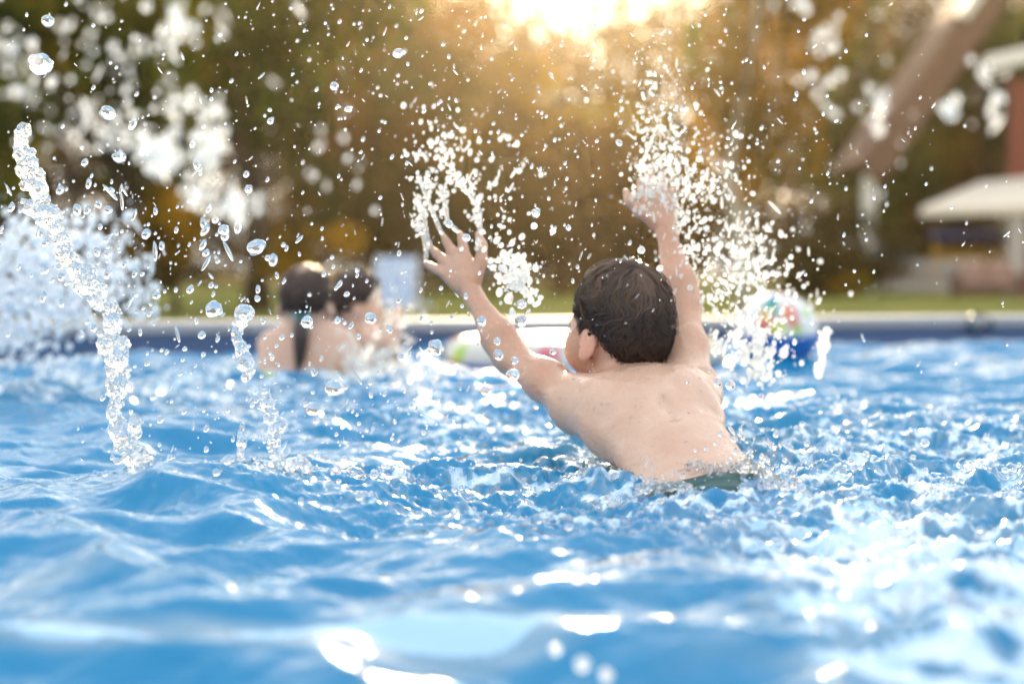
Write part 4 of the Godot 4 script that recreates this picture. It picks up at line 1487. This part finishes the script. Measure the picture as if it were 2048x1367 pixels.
	spray("near_spray", "soft pale discs of drops close to the lens at the upper left", "spray", [
		[60, 40, 420, 120, 130, 130, 1.42, 1.42, 0.1, 110, 3.5, 9], [130, 230, 330, 290, 44, 24, 1.4, 1.42, 0.05, 70, 3, 8], [300, 290, 330, 330, 17, 17, 1.42, 1.42, 0.03, 46, 7, 12], [410, 270, 425, 335, 14, 14, 1.42, 1.42, 0.03, 38, 7, 11],
		[465, 390, 480, 420, 14, 14, 1.42, 1.42, 0.03, 24, 7, 11], [390, 390, 410, 405, 12, 10, 1.42, 1.42, 0.03, 20, 7, 11], [350, 210, 420, 230, 22, 22, 1.4, 1.4, 0.05, 26, 5, 11], [340, 30, 370, 60, 20, 20, 1.4, 1.4, 0.05, 26, 6, 11],
		[20, 60, 60, 230, 30, 30, 1.4, 1.4, 0.05, 30, 4, 9], [600, 300, 700, 400, 60, 60, 1.45, 1.5, 0.05, 16, 3, 7]], M.spray)
	spray("garden_glints", "round blurred glints hanging before the dark trees at the right", "spray", [
		[1640, 60, 1680, 130, 16, 16, 1.36, 1.36, 0.02, 9, 5, 11], [1735, 190, 1760, 225, 16, 12, 1.36, 1.36, 0.02, 9, 5, 12], [1890, 205, 1905, 225, 13, 13, 1.36, 1.36, 0.02, 8, 6, 13], [1990, 200, 1995, 230, 10, 16, 1.36, 1.36, 0.02, 6, 6, 12], [1600, 120, 1660, 240, 24, 20, 1.36, 1.36, 0.02, 7, 5, 9], [1560, 10, 1620, 10, 20, 20, 1.36, 1.36, 0.02, 6, 5, 10],
		[1960, 100, 1990, 160, 14, 14, 1.36, 1.36, 0.02, 7, 5, 9], [1700, 200, 1900, 290, 60, 60, 1.36, 1.36, 0.02, 9, 3, 6]], M.spray)
	spray("fine_spray", "fine specks of water scattered through the whole air above the pool", "spray", [
		[100, 200, 700, 300, 230, 200, 2.5, 2.6, 0.2, 420, 0.9, 4.2], [600, 100, 1400, 200, 150, 150, 2.6, 2.8, 0.25, 620, 0.8, 3.6], [900, 450, 1300, 520, 150, 140, 2.6, 2.7, 0.15, 330, 0.8, 3.4], [1400, 200, 1750, 400, 130, 160, 2.6, 2.8, 0.25, 260, 0.8, 3.6],
		[300, 600, 900, 660, 150, 90, 2.5, 2.6, 0.15, 260, 0.9, 5], [80, 420, 460, 520, 110, 110, 2.5, 2.5, 0.12, 230, 1.5, 9], [1750, 300, 2000, 620, 90, 130, 2.6, 2.7, 0.2, 60, 0.8, 3.2]], M.drop, Vector3(1, 1.6, 1))
	spray("low_drops", "drops skipping just above the water on the left half of the pool", "spray", [
		[250, 720, 700, 860, 120, 80, 2.5, 2.55, 0.12, 120, 1.5, 7], [500, 900, 900, 860, 90, 60, 2.45, 2.55, 0.08, 130, 1.2, 5], [250, 950, 640, 960, 40, 26, 2.44, 2.44, 0.05, 160, 1.5, 6], [1440, 900, 1560, 960, 36, 30, 2.45, 2.4, 0.05, 120, 1.5, 8], [1280, 970, 1460, 930, 12, 16, 2.42, 2.46, 0.03, 140, 1.5, 6]], M.drop)
	# beads and bubbles that ride on the stirred water
	var where: Array[Transform3D] = []
	var tries := 0
	while where.size() < 6000 and tries < 90000:
		tries += 1
		var d := lerpf(1.5, 6.2, pow(rng.randf(), 1.25))
		var x := rng.randf_range(-0.34, 0.34) * d
		var ch := churn(x, -d)
		if rng.randf() > ch * ch * 1.1 or w_foam.get_noise_2d(x, -d * 1.5) < 0.02: continue
		var r := 0.0014 + 0.0052 * pow(rng.randf(), 3.0)
		where.append(Transform3D(Basis.from_scale(Vector3(1, rng.randf_range(0.6, 1.1), 1) * r), Vector3(x, level(x, -d, ch) + r * rng.randf_range(-0.2, 1.2), -d)))
	scatter("froth", "froth of bubbles and beads riding on the churned water round the boy", "froth", where, M.drop)
	# ragged crowns of water where the surface is torn
	var crowns := [[1470, 965, 70, 60, 2.42, "crown of clear water breaking over the boy's right hip"], [1395, 940, 20, 30, 2.44, "small clear splash standing on the back of the shorts"], [1545, 985, 60, 46, 2.36, "broad splash crest right of the boy's hip"],
		[330, 948, 60, 40, 2.42, "low white splash at the foot of the tall rope of water"], [455, 945, 40, 34, 2.43, "low splash at the foot of the small spout"], [590, 940, 30, 40, 2.43, "little upright splash right of the ragged spout"], [1330, 985, 50, 24, 2.4, "white edge of water along the small of the boy's back"]]
	for c in crowns:
		var path := []
		var n := 5
		for k in n + 1: path.append([c[0] + c[2] * (float(k) / n - 0.5) * 2.0, c[1] - c[3] * (0.25 + 0.5 * rng.randf()) * sin(PI * (k + 0.4) / (n + 0.8)), rng.randf_range(8, 22), c[4] + rng.randf_range(-0.02, 0.02)])
		jet("water_splash", c[5], "water splash", path, 0.0021, M.drop, 1.5)
	# single drops that can be pointed at
	var drops := [[512, 494, 15, 2.5, "big round drop with a bead under it, before the dark trunk"], [427, 617, 17, 2.5, "bright ball of water level with the ponytail girl's chin, left of the beaded jet"], [80, 128, 22, 2.5, "lumpy drop near the top left corner, largest of those above the tall rope"],
		[95, 42, 13, 2.5, "wobbling drop at the very top left"], [215, 225, 14, 2.5, "clear drop left of the big white blur, upper left"], [238, 315, 12, 2.5, "round drop under the big white blur, upper left"], [497, 378, 9, 2.5, "small clear drop high over the dark trunk"], [447, 460, 11, 2.5, "double drop left of the big round drop"],
		[796, 107, 10, 2.5, "tilted clear drop high left of the sun"], [668, 172, 9, 2.5, "tear shaped drop high above the girls"], [697, 218, 7, 2.5, "small oval drop under the tear shaped one"], [540, 242, 7, 2.5, "small drop above the dark trunk, top centre left"], [932, 475, 9, 2.55, "clear drop between the boy's left index finger and thumb"],
		[898, 448, 8, 2.55, "drop at the tip of the boy's left index finger"], [1072, 425, 10, 2.55, "blue tinted drop between the two raised arms, highest there"], [1068, 452, 7, 2.6, "soft drop right under the blue tinted one"], [1106, 462, 7, 2.6, "soft drop right of the boy's left hand, over the hair"], [1137, 455, 6, 2.55, "little sharp drop above the left side of the boy's hair"],
		[1238, 285, 7, 2.6, "round drop left of the white burst"], [1283, 500, 8, 2.7, "pale drop just over the crown of the boy's hair"], [1320, 536, 7, 2.7, "pale drop between the hair and the right arm"], [963, 642, 11, 2.5, "cloudy drop in front of the boy's left forearm"], [994, 682, 8, 2.5, "drop in front of the boy's left elbow"],
		[997, 710, 10, 2.5, "flattened drop under the boy's left elbow"], [1026, 749, 12, 2.5, "largest drop in front of the boy's left upper arm"], [1029, 721, 8, 2.5, "heart shaped drop in front of the boy's left upper arm"], [870, 696, 16, 2.5, "long double drop left of the boy's left arm"], [1106, 703, 7, 2.5, "flat clear drop left of the boy's cheek"],
		[971, 781, 10, 2.5, "knobbly drop low between the boy's arm and the girls"], [1043, 642, 13, 2.6, "cloudy cluster drop right of the boy's left forearm"], [1043, 608, 10, 2.6, "drop above the cloudy cluster"], [1436, 765, 8, 2.45, "clear drop right of the boy's right armpit"], [1461, 770, 10, 2.45, "pair of clear drops right of the boy's right shoulder blade"],
		[1522, 794, 8, 2.45, "clear drop over the foam right of the boy"], [693, 588, 6, 2.5, "pear shaped drop in front of the second girl's dark hair"], [614, 644, 12, 2.5, "bean shaped drop over the teal hair tie"], [741, 636, 12, 2.5, "sparkling drop by the second girl's shoulder"], [514, 597, 7, 2.5, "oval drop by the dark trunk, left of the ponytail girl's ear"],
		[544, 715, 6, 2.5, "drop in front of the ponytail girl's left shoulder blade"], [801, 714, 7, 2.5, "drop in front of the second girl's elbow"], [668, 775, 16, 2.5, "pair of merged drops below the ponytail girl"], [625, 818, 14, 2.5, "long hanging drop below the ponytail girl"], [628, 745, 7, 2.5, "drop against the ponytail girl's spine"],
		[1165, 1328, 15, 1.35, "bright blurred drop near the lens at the bottom, left of a pair"], [1212, 1350, 13, 1.35, "bright blurred drop near the lens at the bottom, right of a pair"], [1112, 1298, 11, 1.4, "pale blurred drop near the bottom centre"], [1356, 1220, 10, 1.6, "double glint over the blue water right of centre"], [1850, 885, 9, 2.4, "small clear drop over the foam at the far right"]]
	for k in drops.size():
		var q: Array = drops[k]
		var r := float(q[2]) / FOC * float(q[3])
		var near := float(q[3]) < 1.9
		var e := put("water_drop", blobs[k % 4], M.spray if near or q[4].contains("soft") or q[4].contains("pale") else M.drop, null, at(q[0], q[1], q[3]))
		e.basis = Basis.from_euler(Vector3(rng.randf() * TAU, rng.randf() * TAU, rng.randf() * TAU)) * Basis.from_scale(Vector3(1, rng.randf_range(0.85, 1.3), 1) * r)
		tag(e, q[4], "water drop", "single drops in the air")
